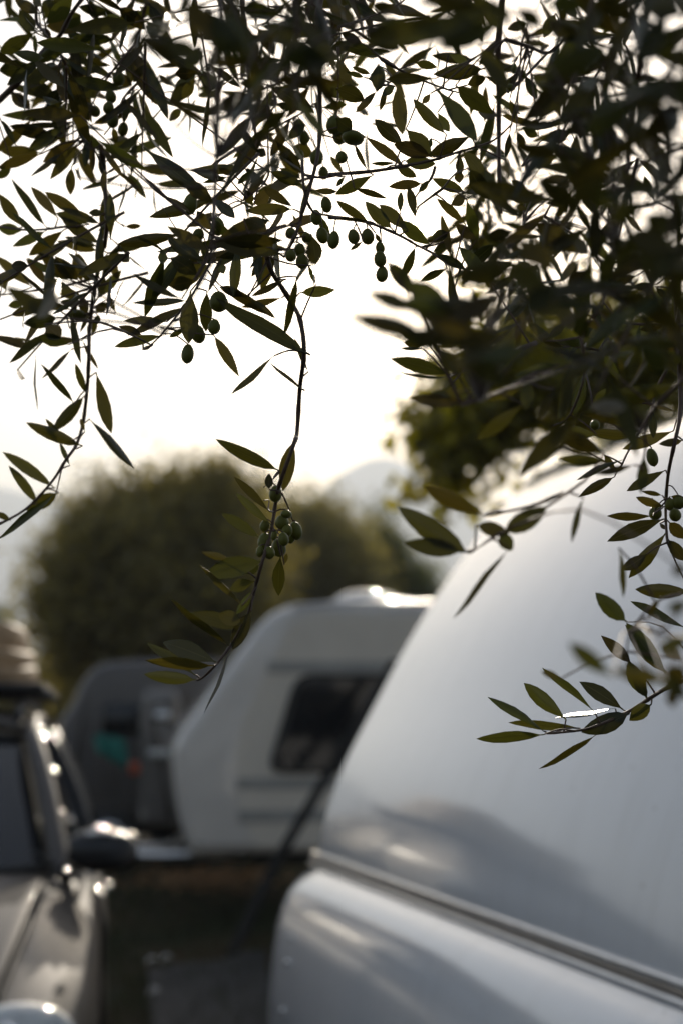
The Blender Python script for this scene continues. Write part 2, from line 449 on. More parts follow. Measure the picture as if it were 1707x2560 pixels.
# --- the white caravan at the right: its front fills the lower right of the picture
def white_caravan():
    A = Vector((-.0946, 4.795, 0)); nn = Vector((-.9597, -.2809, 0))
    # width runs from the far corner (w = 0) to the near one; frame() gives w = (-ny, nx), so it runs the other way: mirror
    w = Vector((.2809, -.9597, 0))
    mw = Matrix.Translation(A) @ Matrix(((nn.x, w.x, 0, 0), (nn.y, w.y, 0, 0), (0, 0, 1, 0), (0, 0, 0, 1)))
    root = empty('caravan', 'big glossy white caravan front with a long lower trim rail, nearest at the right', 'caravan', mw, 'caravans on the campsite')
    W = 2.64
    front = [(-.02, .42), (-.01, .80), (.0, 1.13), (-.065, 1.385), (-.20, 1.645), (-.335, 1.88), (-.487, 2.10), (-.66, 2.318), (-.78, 2.43), (-.93, 2.50), (-1.15, 2.545)]
    fr = smooth_poly(front, 5)
    prof = [(p.x, p.y) for p in [Vector((q[0], q[1])) for q in fr]]
    prof += [(-2.5, 2.58), (-4.6, 2.56), (-5.0, 2.52), (-5.12, 2.40), (-5.16, 1.4), (-5.12, .5), (-5.06, .42), (-2.5, .42)]
    b = extrude(prof, W, .075, 8)
    body = sharpen(fixn(b.build('body', M_WHITE, root)), 50)
    # the moulded nose below the rail, standing proud of the wall
    ns = [(-.45, 1.100), (-.2, 1.108), (.006, 1.113), (.044, 1.104), (.088, 1.070), (.122, 1.018), (.146, .950), (.158, .895), (.168, .82), (.180, .68), (.180, .52), (.165, .40), (.12, .345), (-.1, .33), (-.45, .33)]
    np_ = smooth_poly([Vector((p[0], p[1])) for p in ns], 4)
    nb = extrude([(p.x, p.y) for p in np_], W + .06, .075, 12, radw=.24)
    for v in nb.v: v.y -= .03
    nose = fixn(nb.build('nose_shell', M_WHITE, root)); sharpen(nose, 50)
    # rail between wall and nose: two aluminium beads with a beige seal between
    def strip(name, s, z, wd, h, mat, bev):
        m = MB()
        m.box((s, W / 2, z), (wd, W - .04, h), bev, 3)
        return sharpen(m.build(name, mat, root), 50)
    strip('rail_bead', .006, 1.150, .018, .013, M_ALU, .005)
    strip('rail_seal', .004, 1.135, .014, .016, M_BEIGE, .003)
    strip('rail_bead', .010, 1.120, .024, .014, M_ALU, .006)
    # chrome beads added on the nose to make a row of small sun glints
    for zz in (1.02, .93, .86, .72, .60):
        sx = .185 if zz < .8 else (.172 if zz < .9 else (.155 if zz < 1 else .125))
        m = MB(); m.ball((sx - .006, .33, zz), (.009, .011, .011), 10, 7)
        m.build('glint_bead', M_CHROME, root)
    # thin edge trims that follow the front corners
    for wv in (.012, W - .012):
        m = MB(); pts = []
        for p in fr[9:]:
            pts.append(Vector((p.x - .045, wv - .0 , p.y - .022)))
        m.tube(pts, .011, 8); m.build('corner_trim', M_ALU, root)
    # side windows, wheels, drawbar and jockey wheel
    for side in (0, 1):
        yy = -.006 if side == 0 else W + .006
        for s0 in (-1.5, -3.6):
            m = MB(); m.box((s0 - .35, yy, 1.62), (1.05, .03, .62), .012, 2)
            fo = m.build('window', M_TRIM, root); 
            m2 = MB(); m2.box((s0 - .35, yy + (-.017 if side == 0 else .017), 1.62), (.97, .012, .54), .004, 1); m2.build('pane', M_GLASS, fo)
        wheel((-2.9, .12 if side == 0 else W - .12, .31), root)
    m = MB()
    for yy in (.55, W - .55): m.tube([(-.6, yy, .40), (.1, yy + (W / 2 - yy) * .15, .39), (1.05, W / 2, .40)], .035, 8)
    m.tube([(1.0, W / 2, .40), (1.35, W / 2, .43)], .04, 8)
    m.build('drawbar', M_ALU, root)
    m = MB(); m.tube([(.85, W / 2 + .12, .55), (.85, W / 2 + .12, .12)], .022, 8); m.build('jockey_post', M_ALU, root)
    wheel((.85, W / 2 + .12, .1), root, .1, .06)
    return root
white_caravan()

# --- the cream caravan behind, side on, nose to the left
def side_caravan(name, label, px_nose, depth, yaw, k=1.0, dark=False, L=4.3):
    base = P(px_nose, 1785, depth); base.z = 0
    n = Vector((-math.cos(yaw), -math.sin(yaw), 0)); w = Vector((-n.y, n.x, 0))       # w points away or towards?
    if w.y < 0: w = -w                                                              # width runs away from the camera
    mw = Matrix.Translation(base) @ Matrix(((n.x, w.x, 0, 0), (n.y, w.y, 0, 0), (0, 0, 1, 0), (0, 0, 0, 1))) @ Matrix.Scale(k, 4)
    root = empty(name, label, 'caravan', mw, 'caravans on the campsite')
    W = 2.1
    front = [(-.17, .50), (-.09, .68), (-.025, .95), (.0, 1.25), (-.04, 1.42), (-.30, 1.80), (-.56, 2.16), (-.74, 2.38), (-.90, 2.47), (-1.1, 2.50)]
    fr = smooth_poly(front, 4)
    prof = [(p[0], p[1]) for p in fr] + [(-2.4, 2.515), (-L + .2, 2.50), (-L, 2.42), (-L - .06, 2.2), (-L - .08, 1.2), (-L, .55), (-L + .05, .5), (-2.2, .5)]
    body = extrude(prof, W, .09, 6).build('body', M_CREAMFRONT, root); fixn(body); sharpen(body, 50)
    # flat aluminium side sheets, set back from the nose, with two pressed grooves
    for yy, sg in ((-.006, -1), (W + .006, 1)):
        fs = [(-.68, .56), (-.55, .80), (-.50, 1.1), (-.52, 1.45), (-.66, 1.80), (-.84, 2.16), (-.96, 2.33), (-1.12, 2.40)]
        q = smooth_poly(fs, 3); pts = [(p[0], p[1]) for p in q] + [(-L + .15, 2.40), (-L + .08, .56)]
        m = MB(); N = len(pts)
        v = [Vector((p[0], yy, p[1])) for p in pts] + [Vector((p[0], yy + .02 * -sg, p[1])) for p in pts]
        m.add(v, [tuple(range(N)), tuple(range(2 * N - 1, N - 1, -1))] + [(i, (i + 1) % N, N + (i + 1) % N, N + i) for i in range(N)])
        sh = m.build('side_panel', M_CREAM, root, smooth=False); fixn(sh)
        for zz, hh, x0 in ((1.98, .10, -.74), (1.055, .085, -.50), (.80, .10, -.52)):
            g_ = MB(); g_.box(((x0 + .0 - L + .12) / 2, yy + sg * .004, zz), (L - .12 + x0, .01, hh), .003, 1); g_.build('stripe', M_STRIPE, sh, smooth=False)
        # windows with lean front edge
        def win(x0, x1, z0, z1, lean):
            cs = []; rr = .13
            corners = [(x0 - 0, z0), (x1, z0), (x1, z1), (x0 - lean, z1)]
            for i, (cx, cz) in enumerate(corners):
                pa = Vector(corners[i - 1]); pc = Vector((cx, cz)); pb = Vector(corners[(i + 1) % 4])
                d1 = (pa - pc).normalized() * rr; d2 = (pb - pc).normalized() * rr
                for t in (0, .33, .67, 1): cs.append((pc + d1) * (1 - t) ** 2 + pc * 2 * t * (1 - t) + (pc + d2) * t * t)
            def plate(nm, mat, par, grow, y0, th):
                cx = sum(p.x for p in cs) / len(cs); cz = sum(p.y for p in cs) / len(cs); n_ = len(cs)
                pp = [Vector((cx + (p.x - cx) * grow, cz + (p.y - cz) * grow)) for p in cs]
                v = [Vector((p.x, y0, p.y)) for p in pp] + [Vector((p.x, y0 + sg * th, p.y)) for p in pp]
                mm = MB(); mm.add(v, [tuple(range(n_)), tuple(range(2 * n_ - 1, n_ - 1, -1))] + [(i, (i + 1) % n_, n_ + (i + 1) % n_, n_ + i) for i in range(n_)])
                oo = mm.build(nm, mat, par, smooth=False); fixn(oo); return oo
            fo = plate('window', M_RUBBER, root, 1.07, yy, .02)
            plate('pane', M_GLASS, fo, .96, yy + sg * .012, .02)
        win(-.78, -1.95, 1.16, 1.90, .22); win(-2.75, -3.75, 1.20, 1.86, 0)
        wheel((-2.35, .1 if sg < 0 else W - .1, .31), root)
    m = MB(); m.box((-2.35, W / 2, .46), (L - .9, W - .25, .10), .02, 2); m.build('skirt', M_SKIRT, root, smooth=False)
    m = MB(); m.box((-1.75, W * .45, 2.545), (.75, .62, .10), .045, 3); v1 = m.build('roof_hatch', M_WHITE, root)
    m = MB(); m.ball((-1.72, W * .45, 2.59), (.30, .25, .10)); m.build('hatch_dome', M_LENS, v1)
    m = MB(); m.tube([(-.95, -.01, 2.47), (-1.4, -.01, 2.505), (-2.4, -.01, 2.517), (-L + .2, -.01, 2.505)], .016, 8); m.build('awning_rail', M_ALU, root)
    m = MB()
    for yy in (.5, W - .5): m.tube([(-.7, yy, .46), (.0, yy + (W / 2 - yy) * .3, .44), (.95, W / 2, .44)], .04, 8)
    m.tube([(.9, W / 2, .45), (1.25, W / 2, .50)], .05, 8)
    m.build('drawbar', M_ALU, root)
    m = MB(); m.tube([(.8, W / 2, .75), (.8, W / 2, .12)], .025, 8); m.build('jockey_post', M_ALU, root)
    wheel((.8, W / 2, .1), root, .1, .06)
    m = MB(); m.box((-.02, .24, 1.24), (.06, .16, .08), .02, 2); m.build('marker_lamp', M_LENS, root)
    m = MB(); m.box((.02, W / 2, 1.62 - .06), (.03, W * .62, .02), .004, 1)
    return root
side_caravan('caravan', 'cream caravan seen side on with a dark rounded window and roof hatch', 436, 11.3, R(9))

# --- two more caravans further back at the left
def far_caravan():
    d = 15.0
    base = P(185, 1785, d); base.z = 0
    root = empty('caravan', 'far caravan with a small dark window behind the parked car', 'caravan', Matrix.Translation(base), 'caravans on the campsite')
    def X(px): return (px - 185) / FPX * d
    def Z(py): return 1.6 + (1785 - py) / FPX * d
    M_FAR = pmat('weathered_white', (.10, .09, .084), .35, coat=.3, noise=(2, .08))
    fr = smooth_poly([(X(165), .5), (X(150), .9), (X(148), Z(1815)), (X(175), Z(1760)), (X(205), Z(1700)), (X(232), Z(1668)), (X(262), Z(1655))], 4)
    prof = [(p[0], p[1]) for p in fr] + [(X(300), Z(1650)), (X(420), Z(1646)), (X(700), Z(1646)), (X(720), Z(1670)), (X(722), .6), (X(700), .5)]
    m = extrude(prof, 2.1, .1, 5); m.v = [Vector((p.x, p.y, p.z)) for p in m.v]
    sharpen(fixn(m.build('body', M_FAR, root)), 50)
    m = MB(); m.box((X(305), -.012, Z(1798)), (X(352) - X(255), .03, Z(1758) - Z(1840)), .01, 2); fo = m.build('window', M_TRIM, root)
    m = MB(); m.box((X(305), -.03, Z(1798)), (X(346) - X(261), .012, Z(1764) - Z(1834)), .004, 1); m.build('pane', M_GLASS, fo)
    m = MB(); m.box((X(345), -.03, Z(1917)), (X(362) - X(326), .05, Z(1902) - Z(1932)), .015, 2); m.build('marker_lamp', M_ORANGE, root)
    m = MB(); m.box((X(360), 1.0, .42), (2.0, 1.8, .14), .02, 1); m.build('skirt', M_SKIRT, root)
    wheel((X(470), .12, .31), root); wheel((X(290), -.3, .32), root, .32, .05)
    return d, X, Z
fd, FX, FZ = far_caravan()
def far_end():
    d = 14.2
    base = P(395, 1785, d); base.z = 0
    root = empty('caravan', 'narrow pale caravan end standing between the cream caravan and the far one', 'caravan', Matrix.Translation(base), 'caravans on the campsite')
    def X(px): return (px - 395) / FPX * d
    def Z(py): return 1.6 + (1785 - py) / FPX * d
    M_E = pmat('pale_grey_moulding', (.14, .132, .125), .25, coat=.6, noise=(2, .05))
    prof = [(p[0], p[1]) for p in smooth_poly([(X(352), .5), (X(350), 1.0), (X(350), Z(1800)), (X(356), Z(1740)), (X(372), Z(1725)), (X(400), Z(1722)), (X(436), Z(1724))], 4)]
    prof += [(X(447), Z(1740)), (X(447), .55), (X(440), .5)]
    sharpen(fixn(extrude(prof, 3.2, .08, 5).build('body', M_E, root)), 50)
    m = MB(); m.box((X(408), -.02, Z(1790)), (.16, .03, .10), .02, 2); m.build('handle_plate', M_ALU, root)
    m = MB(); m.box((X(400), -.02, Z(1880)), (.22, .03, .08), .02, 2); m.build('marker_lamp', M_LENS, root)
    m = MB(); m.box((X(400), 1.5, .42), (.25, 2.6, .14), .02, 1); m.build('skirt', M_SKIRT, root)
far_end()

# teal cloth drying on a line by the far caravan
def teal_cloth():
    d = 14.0
    pts = []
    for i in range(13):
        row = []
        for j in range(9):
            u, v = i / 12, j / 8
            px = 232 + 82 * u + 10 * v; py = 1832 + 34 * u * v + 14 * u + 46 * v
            p = P(px, py, d); p.y += .05 * math.sin(u * 16 + v * 3) * (0.3 + v)
            row.append(p)
        pts.append(row)
    o = MB().grid(pts).build('cloth', M_TEAL)
    sm = o.modifiers.new('thick', 'SOLIDIFY'); sm.thickness = .004
    tag(o, 'teal cloth hung to dry before the far caravan', 'cloth')
    a, b_ = P(222, 1830, d), P(322, 1846, d)
    m = MB(); m.tube([a, (a + b_) / 2 + Vector((0, 0, -.02)), b_], .008, 6)
    for q in (a, b_): m.tube([Vector((q.x, q.y, q.z + .03)), Vector((q.x, q.y, -.05))], .012, 6)
    tag(m.build('drying_rack', M_TRIM), 'thin dark drying rack under the teal cloth', 'rack')
teal_cloth()

# ------------------------------------------------------------------ the car at the left
def car():
    B = Vector((-.174, .985, 0)).normalized(); Rr = Vector((B.y, -B.x, 0))
    org = Vector((-1.44, 3.42, 0))
    mw = Matrix.Translation(org) @ Matrix(((B.x, Rr.x, 0, 0), (B.y, Rr.y, 0, 0), (0, 0, 1, 0), (0, 0, 0, 1)))
    root = empty('parked_car', 'taupe metallic car facing the camera with a black roof rack, cut by the left edge', 'car', mw)
    st = [0, .03, .10, .22, .45, .8, 1.15, 1.4, 1.8, 2.6, 3.4, 4.0, 4.25, 4.35]
    zt = [.66, .76, .84, .895, .95, 1.005, 1.05, 1.07, 1.075, 1.085, 1.09, 1.08, 1.02, .85]
    wm = [.62, .70, .77, .82, .855, .875, .88, .88, .885, .89, .88, .84, .80, .72]
    wt = [.50, .56, .60, .63, .655, .68, .70, .72, .76, .77, .76, .72, .68, .6]
    PZ = np.polyfit(st[2:8], zt[2:8], 2); PT = np.polyfit(st[2:8], wt[2:8], 2)
    for i in range(2, 8): zt[i] = float(np.polyval(PZ, st[i])); wt[i] = float(np.polyval(PT, st[i]))
    def sec(i):
        z, m_, t_ = zt[i], wm[i], wt[i]; lo = .24
        h = z - lo
        dn = .05 if 2 <= i <= 6 else 0
        return [(0, z + .02 - dn), (t_ * .5, z + .015 - dn), (t_ * .85, z + .006 - dn), (t_, z - .004), (t_ + (m_ - t_) * .45, z - .025), (t_ + (m_ - t_) * .85, z - .075),
                (m_, z - .16), (m_ + .005, lo + h * .55), (m_ - .012, lo + h * .28), (m_ - .05, lo + .02), (m_ - .14, lo - .02), (0, lo - .02)]
    rows = []
    for i in range(len(st)):
        s_ = sec(i); rows.append([Vector((st[i], -r_, z_)) for r_, z_ in reversed(s_[1:-1])] + [Vector((st[i], r_, z_)) for r_, z_ in s_[:]])
        rows[-1].insert(0, Vector((st[i], 0, s_[-1][1])))
    m = MB().grid(rows)
    n0 = len(rows[0]); m.f.append(tuple(range(n0 - 1))); m.f.append(tuple(reversed(range((len(rows) - 1) * n0, len(rows) * n0 - 1))))
    body = m.build('body', M_PAINT, root); fixn(body)
    # wheel arches
    cb = MB()
    for a in (.85, 3.45):
        for s_ in (-1, 1):
            cb.tube([(a, s_ * .98, .33), (a, s_ * .60, .33)], .37, 28)
    cut = cb.build('cutter', None); fixn(cut); cut.matrix_world = mw
    bo = body.modifiers.new('arch', 'BOOLEAN'); bo.operation = 'DIFFERENCE'; bo.object = cut; bo.solver = 'EXACT'
    bpy.context.view_layer.update()
    dg = bpy.context.evaluated_depsgraph_get()
    me = bpy.data.meshes.new_from_object(body.evaluated_get(dg)); body.modifiers.clear(); body.data = me
    bpy.data.objects.remove(cut)
    sb = body.modifiers.new('round', 'BEVEL'); sb.width = .008; sb.segments = 2; sb.limit_method = 'ANGLE'; sb.angle_limit = R(35)
    # bonnet: its own sheet with a raised edge and two creases
    def at(a, q):                           # point on the top at a metres back, q = -1..1 across the bonnet
        z = float(np.polyval(PZ, a)) + .006; t_ = float(np.polyval(PT, a)) - .015
        zz = z + .02 - .02 * (abs(q) ** 1.6) + .009
        zz += .004 * math.exp(-((abs(q) - .70) / .10) ** 2)
        return Vector((a, q * t_, zz))
    qs = [-1 + 2 * j / 36 for j in range(37)]
    pts = [[at(.13 + 1.10 * i / 24, q) for q in qs] for i in range(25)]
    bon = MB().grid(pts).build('bonnet', M_PAINT, root)
    so = bon.modifiers.new('thick', 'SOLIDIFY'); so.thickness = .012; so.offset = 0
    be = bon.modifiers.new('round', 'BEVEL'); be.width = .004; be.segments = 2; be.limit_method = 'ANGLE'; be.angle_limit = R(40)
    for q in (-1.02, 1.02):
        m = MB(); m.tube([at(.14 + 1.08 * i / 14, q) + Vector((0, 0, -.010)) for i in range(15)], .008, 6); m.build('shut_line', M_RUBBER, bon)
    # leaf fallen on the bonnet stays with the olive tree; washer jets and wipers here
    m = MB()
    for y_ in (-.3, .45): m.tube([(1.28, y_, 1.085), (1.34, y_ + .30, 1.105), (1.42, y_ + .62 if y_ < 0 else y_ + .2, 1.14)], [.012, .010, .008], 6)
    m.build('wiper', M_RUBBER, root)
    # cowl
    m = MB(); m.grid([[Vector((1.235 + .02 * 0, y_, 1.075 - .03 * (y_ / .7) ** 2 + .012)), Vector((1.345, y_, 1.085 - .03 * (y_ / .7) ** 2))] for y_ in [-.69 + 1.38 * k / 12 for k in range(13)]]); m.build('cowl', M_TRIM, root)
    # windscreen
    def ws(u, v, k=1.0):
        a0, a1 = 1.34, 2.03; q = -1 + 2 * u
        a = a0 + (a1 - a0) * v + .10 * q * q * (1 - .3 * v); z = 1.075 + (1.525 - 1.075) * v - .02 * q * q
        return Vector((a, q * ((.70) * (1 - v) + .575 * v) * k, z + .012 * math.sin(math.pi * v)))
    m = MB().grid([[ws(i / 16, j / 8) for j in range(9)] for i in range(17)]); gl = m.build('windscreen', M_GLASS, root)
    m = MB()
    bt = [ws(i / 16, 0.0) + Vector((-.004, 0, .012)) for i in range(17)]; m.tube(bt, .016, 6)
    tp = [ws(i / 16, 1.0) + Vector((-.012, 0, .0)) for i in range(17)]
    m.tube(tp, .018, 6)
    m.build('windscreen_seal', M_RUBBER, gl)
    # roof
    def rf(u, v):
        q = -1 + 2 * u; a = 2.03 + (4.12 - 2.03) * v + .07 * q * q * (1 - v)
        return Vector((a, q * (.585 - .01 * v), 1.53 + .055 * (1 - q * q) ** .8 * 1 + .05 * math.sin(math.pi * min(1, v * 1.15)) ** .7 - .06 * max(0, v - .8) / .2))
    m = MB().grid([[rf(i / 16, j / 12) for j in range(13)] for i in range(17)])
    ro = m.build('roof', M_PAINT, root); s2 = ro.modifiers.new('thick', 'SOLIDIFY'); s2.thickness = .02
    # pillars and side frames
    for s_ in (-1, 1):
        m = MB(); pts = [Vector((1.32, s_ * .755, 1.06)), Vector((1.50, s_ * .722, 1.19)), Vector((1.72, s_ * .680, 1.34)), Vector((1.94, s_ * .634, 1.475)), Vector((2.12, s_ * .610, 1.535)), Vector((2.5, s_ * .600, 1.565)), Vector((3.3, s_ * .598, 1.565)), Vector((3.9, s_ * .60, 1.52)), Vector((4.2, s_ * .66, 1.30)), Vector((4.26, s_ * .70, 1.06))]
        q = smooth_poly(pts, 5); m.tube(q, .038, 12); m.build('pillar', M_PAINT, root)
        # side glass
        def sg_(u, v):
            a = 1.55 + (4.1 - 1.55) * u; a += (1 - u) * .42 * v - u * .12 * v
            return Vector((a, s_ * (.835 + (.635 - .835) * v + .02 * math.sin(math.pi * v)), 1.075 + (1.52 - 1.075) * v))
        m = MB().grid([[sg_(i / 20, j / 6) for j in range(7)] for i in range(21)]); sgl = m.build('side_window', M_GLASS, root)
        for uu in (.40, .78):
            m = MB(); m.tube([sg_(uu, v / 5) + Vector((0, s_ * .012, 0)) for v in range(6)], .03, 8); m.build('door_pillar', M_TRIM, sgl)
        m = MB(); m.tube([sg_(u / 20, 0) + Vector((0, s_ * .012, 0)) for u in range(-2, 21)], .012, 8); m.build('window_trim', M_CHROME, sgl)
        # doors, each a curved skin a little proud of the body
        for a0, a1 in ((1.42, 2.44), (2.46, 3.30)):
            pts = []
            for i in range(11):
                a = a0 + (a1 - a0) * i / 10; z = float(np.interp(a, st, zt)); w_ = float(np.interp(a, st, wm)); t_ = float(np.interp(a, st, wt)); h = z - .24
                pr = [(t_ + (w_ - t_) * .80, z - .062), (w_ - .012, z - .12), (w_ + .004, z - .17), (w_ + .010, z - .20), (w_ + .006, .24 + h * .55), (w_ + .016, .24 + h * .42), (w_ + .002, .24 + h * .30), (w_ - .03, .33)]
                pts.append([Vector((a, s_ * (r_ + .007), zz)) for r_, zz in pr])
            d_ = MB().grid(pts).build('door', M_PAINT, root); sd = d_.modifiers.new('thick', 'SOLIDIFY'); sd.thickness = .02; sd.offset = -s_ * 0
            bv = d_.modifiers.new('round', 'BEVEL'); bv.width = .004; bv.segments = 2; bv.limit_method = 'ANGLE'; bv.angle_limit = R(40)
            m = MB(); m.box((a1 - .16, s_ * (float(np.interp(a1 - .16, st, wm)) + .035), .93), (.19, .025, .03), .01, 2); m.build('handle', M_CHROME, d_)
        # mirror
        m = MB()
        rr = []
        for i in range(15):
            t = i / 14; a_ = math.sin(math.pi * (.06 + .90 * t)) ** .45
            rr.append([Vector((1.30 + .02 * t + .075 * a_ * math.cos(b_ * 2 * math.pi / 16), s_ * (.77 + .23 * t), 1.155 - .012 * t + .075 * a_ * math.sin(b_ * 2 * math.pi / 16))) for b_ in range(17)])
        m.grid(rr); mi = m.build('mirror', M_TRIM, root); fixn(mi)
        m = MB(); m.box((1.375, s_ * .885, 1.155), (.012, .17, .11), .004, 1); m.build('mirror_glass', M_CHROME, mi)
        m = MB(); m.tube([(1.43, s_ * .80, 1.09), (1.36, s_ * .85, 1.12), (1.33, s_ * .90, 1.15)], .025, 8); m.build('mirror_arm', M_TRIM, mi)
        m = MB(); m.tube([(1.245, s_ * .83, 1.208), (1.255, s_ * .89, 1.212), (1.27, s_ * .95, 1.20)], .009, 8); m.build('glint_strip', M_CHROME, mi)  # chrome tube added on the mirror top for a line of sun glint
        # headlamp
        m = MB(); Mx = Matrix.Rotation(s_ * R(-24), 3, 'Z') @ Matrix.Rotation(R(-28), 3, 'Y')
        m.ball((.17, s_ * .66, .79), (.10, .17, .095), 24, 14, Mx); hl = m.build('headlamp', M_LENS, root)
        m = MB(); m.ball((.115, s_ * .64, .80), (.05, .06, .06), 16, 10, Mx); m.build('reflector', M_CHROME, hl)
        # roof rail
        m = MB(); m.tube(smooth_poly([Vector((2.20, s_ * .56, 1.585)), Vector((2.30, s_ * .56, 1.635)), Vector((2.6, s_ * .56, 1.65)), Vector((3.7, s_ * .56, 1.64)), Vector((3.95, s_ * .56, 1.60))], 4), .018, 8); m.build('roof_rail', M_TRIM, root)
        for a in (.85, 3.45): wheel_car((a, s_ * .77, .33), root)
    for s_ in (-1, 1):
        for a, y_, z in ((1.60, .742, 1.262), (1.80, .708, 1.398), (1.98, .662, 1.515), (1.30, .775, 1.085), (1.22, .745, 1.062), (2.04, .648, 1.545), (1.27, .985, 1.205), (1.26, .90, 1.225), (1.262, .875, 1.226), (1.55, .885, .985), (1.60, .885, .99)):
            m = MB(); m.ball((a, s_ * y_, z), (.017, .017, .0032), 18, 12, Vector((-.16, s_ * .56, .82)).to_track_quat('Z', 'Y').to_matrix()); m.build('glint_dome', M_CHROME, root)  # chrome domes added and tilted to throw sun glints off the car
    # rack: crossbars and tray
    m = MB()
    for a in (2.45, 2.95, 3.5): m.box((a, 0, 1.68), (.07, 1.36, .035), .012, 2)
    m.build('rack_bar', M_TRIM, root)
    m = MB(); m.box((3.0, 0, 1.712), (1.35, 1.30, .03), .012, 2); m.build('rack_tray', M_TRIM, root)
    # front end
    m = MB(); m.grid([[Vector((.02 + .10 * abs(q) ** 2 - .02, q * .72, z_)) for z_ in (.30, .36, .46, .54)] for q in [-1 + 2 * k / 12 for k in range(13)]]); m.build('bumper', M_PAINT, root)
    m = MB(); m.box((.0, 0, .70), (.03, .62, .11), .012, 2); gr = m.build('grille', M_TRIM, root)
    m = MB()
    for zz in (.665, .70, .735): m.box((-.018, 0, zz), (.012, .58, .014), .004, 1)
    m.build('grille_bar', M_CHROME, gr)
    # chrome strip added low along the near door for a gleam
    m = MB(); m.tube([(1.45, .895, .60), (2.4, .905, .60), (3.3, .895, .61)], .012, 8); m.build('gleam_strip', M_CHROME, root)
    return mw

def wheel_car(c, root): wheel(c, root, .33, .21)
CAR = car()

def roof_bundle():
    root_m = CAR @ Matrix.Translation((3.0, 0, 1.727))
    m = MB()
    # three soft folds of canvas under a rounded top
    for k, (zz, hw, hl, hh) in enumerate(((.035, .60, .60, .045), (.105, .585, .58, .045), (.19, .55, .55, .07))):
        rows = []
        for i in range(25):
            a = 2 * math.pi * i / 24
            ca, sa = math.cos(a), math.sin(a)
            ex = lambda c_: math.copysign(abs(c_) ** .45, c_)
            row = []
            for j in range(9):
                t = math.pi * j / 8 - math.pi / 2
                k_ = max(.0, math.cos(t)) ** .4
                row.append(Vector((ex(ca) * hl * (.93 + .07 * k_) * (k_ if j in (0, 8) else 1) , ex(sa) * hw * (.93 + .07 * k_) * (k_ if j in (0, 8) else 1), zz + hh * math.sin(t) + .008 * math.sin(a * 5 + k))))
            rows.append(row)
        m.grid(rows)
    o = fixn(m.build('roof_load', M_TAN)); o.matrix_world = root_m
    tag(o, 'tan folded canvas load on the black roof rack of the car', 'roof load')
    top = MB()
    rows = []
    for i in range(25):
        a = 2 * math.pi * i / 24; rows.append([Vector((.42 * math.cos(a) * math.cos(t), .40 * math.sin(a) * math.cos(t), .24 + .09 * math.sin(t))) for t in [math.pi / 2 * j / 7 for j in range(8)]])
    top.grid(rows); top.build('rolled_top', M_TAN, o)
    for y_ in (-.25, .25):
        s_ = MB(); s_.tube([(.0 + .0, y_ * 2.2, .02), (.0, y_ * 2.0, .22), (.0, y_, .325), (.0, 0, .338)], .012, 6); s_.build('strap', M_TRIM, o)
roof_bundle()

# ------------------------------------------------------------------ things on the grass between
def pole():
    pts = [P(985, 1655, 11.1), P(871, 1850, 10.7), P(697, 2145, 10.1), P(588, 2373, 9.6)]
    e = pts[-1] + (pts[-1] - pts[-2]).normalized() * 1.0
    k = (pts[-1].z + .02) / max(.01, pts[-1].z - e.z); pts.append(pts[-1] + (e - pts[-1]) * k)
    m = MB(); m.tube(pts, [.036, .038, .04, .04, .04], 10)
    o = m.build('awning_pole', M_SKIRT)
    tag(o, 'slanting black awning pole leaning on the side of the cream caravan', 'pole')
    m = MB(); m.ball(pts[-1], (.035, .035, .02)); m.build('foot', M_RUBBER, o)
pole()
def groundsheet():
    a, b_, c, d = P(370, 2425, 1), P(662, 2380, 1), P(690, 2600, 1), P(385, 2640, 1)
    def gnd(p): v = p - EYE; return EYE + v * ((.02 - EYE.z) / v.z)
    q = [gnd(p) for p in (a, b_, c, d)]
    rows = []
    for i in range(21):
        row = []
        for j in range(21):
            u, v = i / 20, j / 20
            p = (q[0] * (1 - u) + q[1] * u) * (1 - v) + (q[3] * (1 - u) + q[2] * u) * v
            p = Vector((p.x, p.y, .022 + .012 * math.sin(9 * u + 4 * v) * math.sin(7 * v + 2 * u) + .01 * math.exp(-((v - .35 - .4 * u) / .03) ** 2)))
            row.append(p)
        rows.append(row)
    o = MB().grid(rows).build('groundsheet', M_GREYMAT)
    s_ = o.modifiers.new('thick', 'SOLIDIFY'); s_.thickness = .006
    tag(o, 'dark grey groundsheet pegged to the grass before the white caravan', 'groundsheet')
    for k, (u, v) in enumerate(((0, 0), (0, .45), (.12, 0))):
        p = (q[0] * (1 - u) + q[1] * u) * (1 - v) + (q[3] * (1 - u) + q[2] * u) * v
        m = MB(); m.tube([p + Vector((0, 0, -.1)), p + Vector((0, 0, .05)), p + Vector((.02, 0, .075)), p + Vector((.05, 0, .06))], .008, 8)
        m.build('tent_peg', M_CHROME, o)
groundsheet()

def grass():
    n = 14000; v = np.zeros((n * 3, 3)); f = np.arange(n * 3).reshape(-1, 3)
    r_ = np.random.default_rng(5)
    x = r_.uniform(-3.2, .6, n); y = r_.uniform(4.2, 16, n); x = x * (y / 9); h = r_.uniform(.03, .11, n); a = r_.uniform(0, 6.28, n); w = .006
    v[0::3] = np.c_[x - w * np.cos(a), y - w * np.sin(a), np.zeros(n)]
    v[1::3] = np.c_[x + w * np.cos(a), y + w * np.sin(a), np.zeros(n)]
    v[2::3] = np.c_[x + r_.normal(0, .03, n), y + r_.normal(0, .03, n), h]
    me = bpy.data.meshes.new('grass'); me.from_pydata(v.tolist(), [], f.tolist())
    me.materials.append(leafmat('grass_blade', (.018, .026, .007), (.018, .026, .007), (.06, .07, .012), .2, rough=.6))
    o = bpy.data.objects.new('grass', me); COL.objects.link(o)
    tag(o, 'short dark grass in the gap between the car and the caravans', 'grass', kind='stuff')
grass()

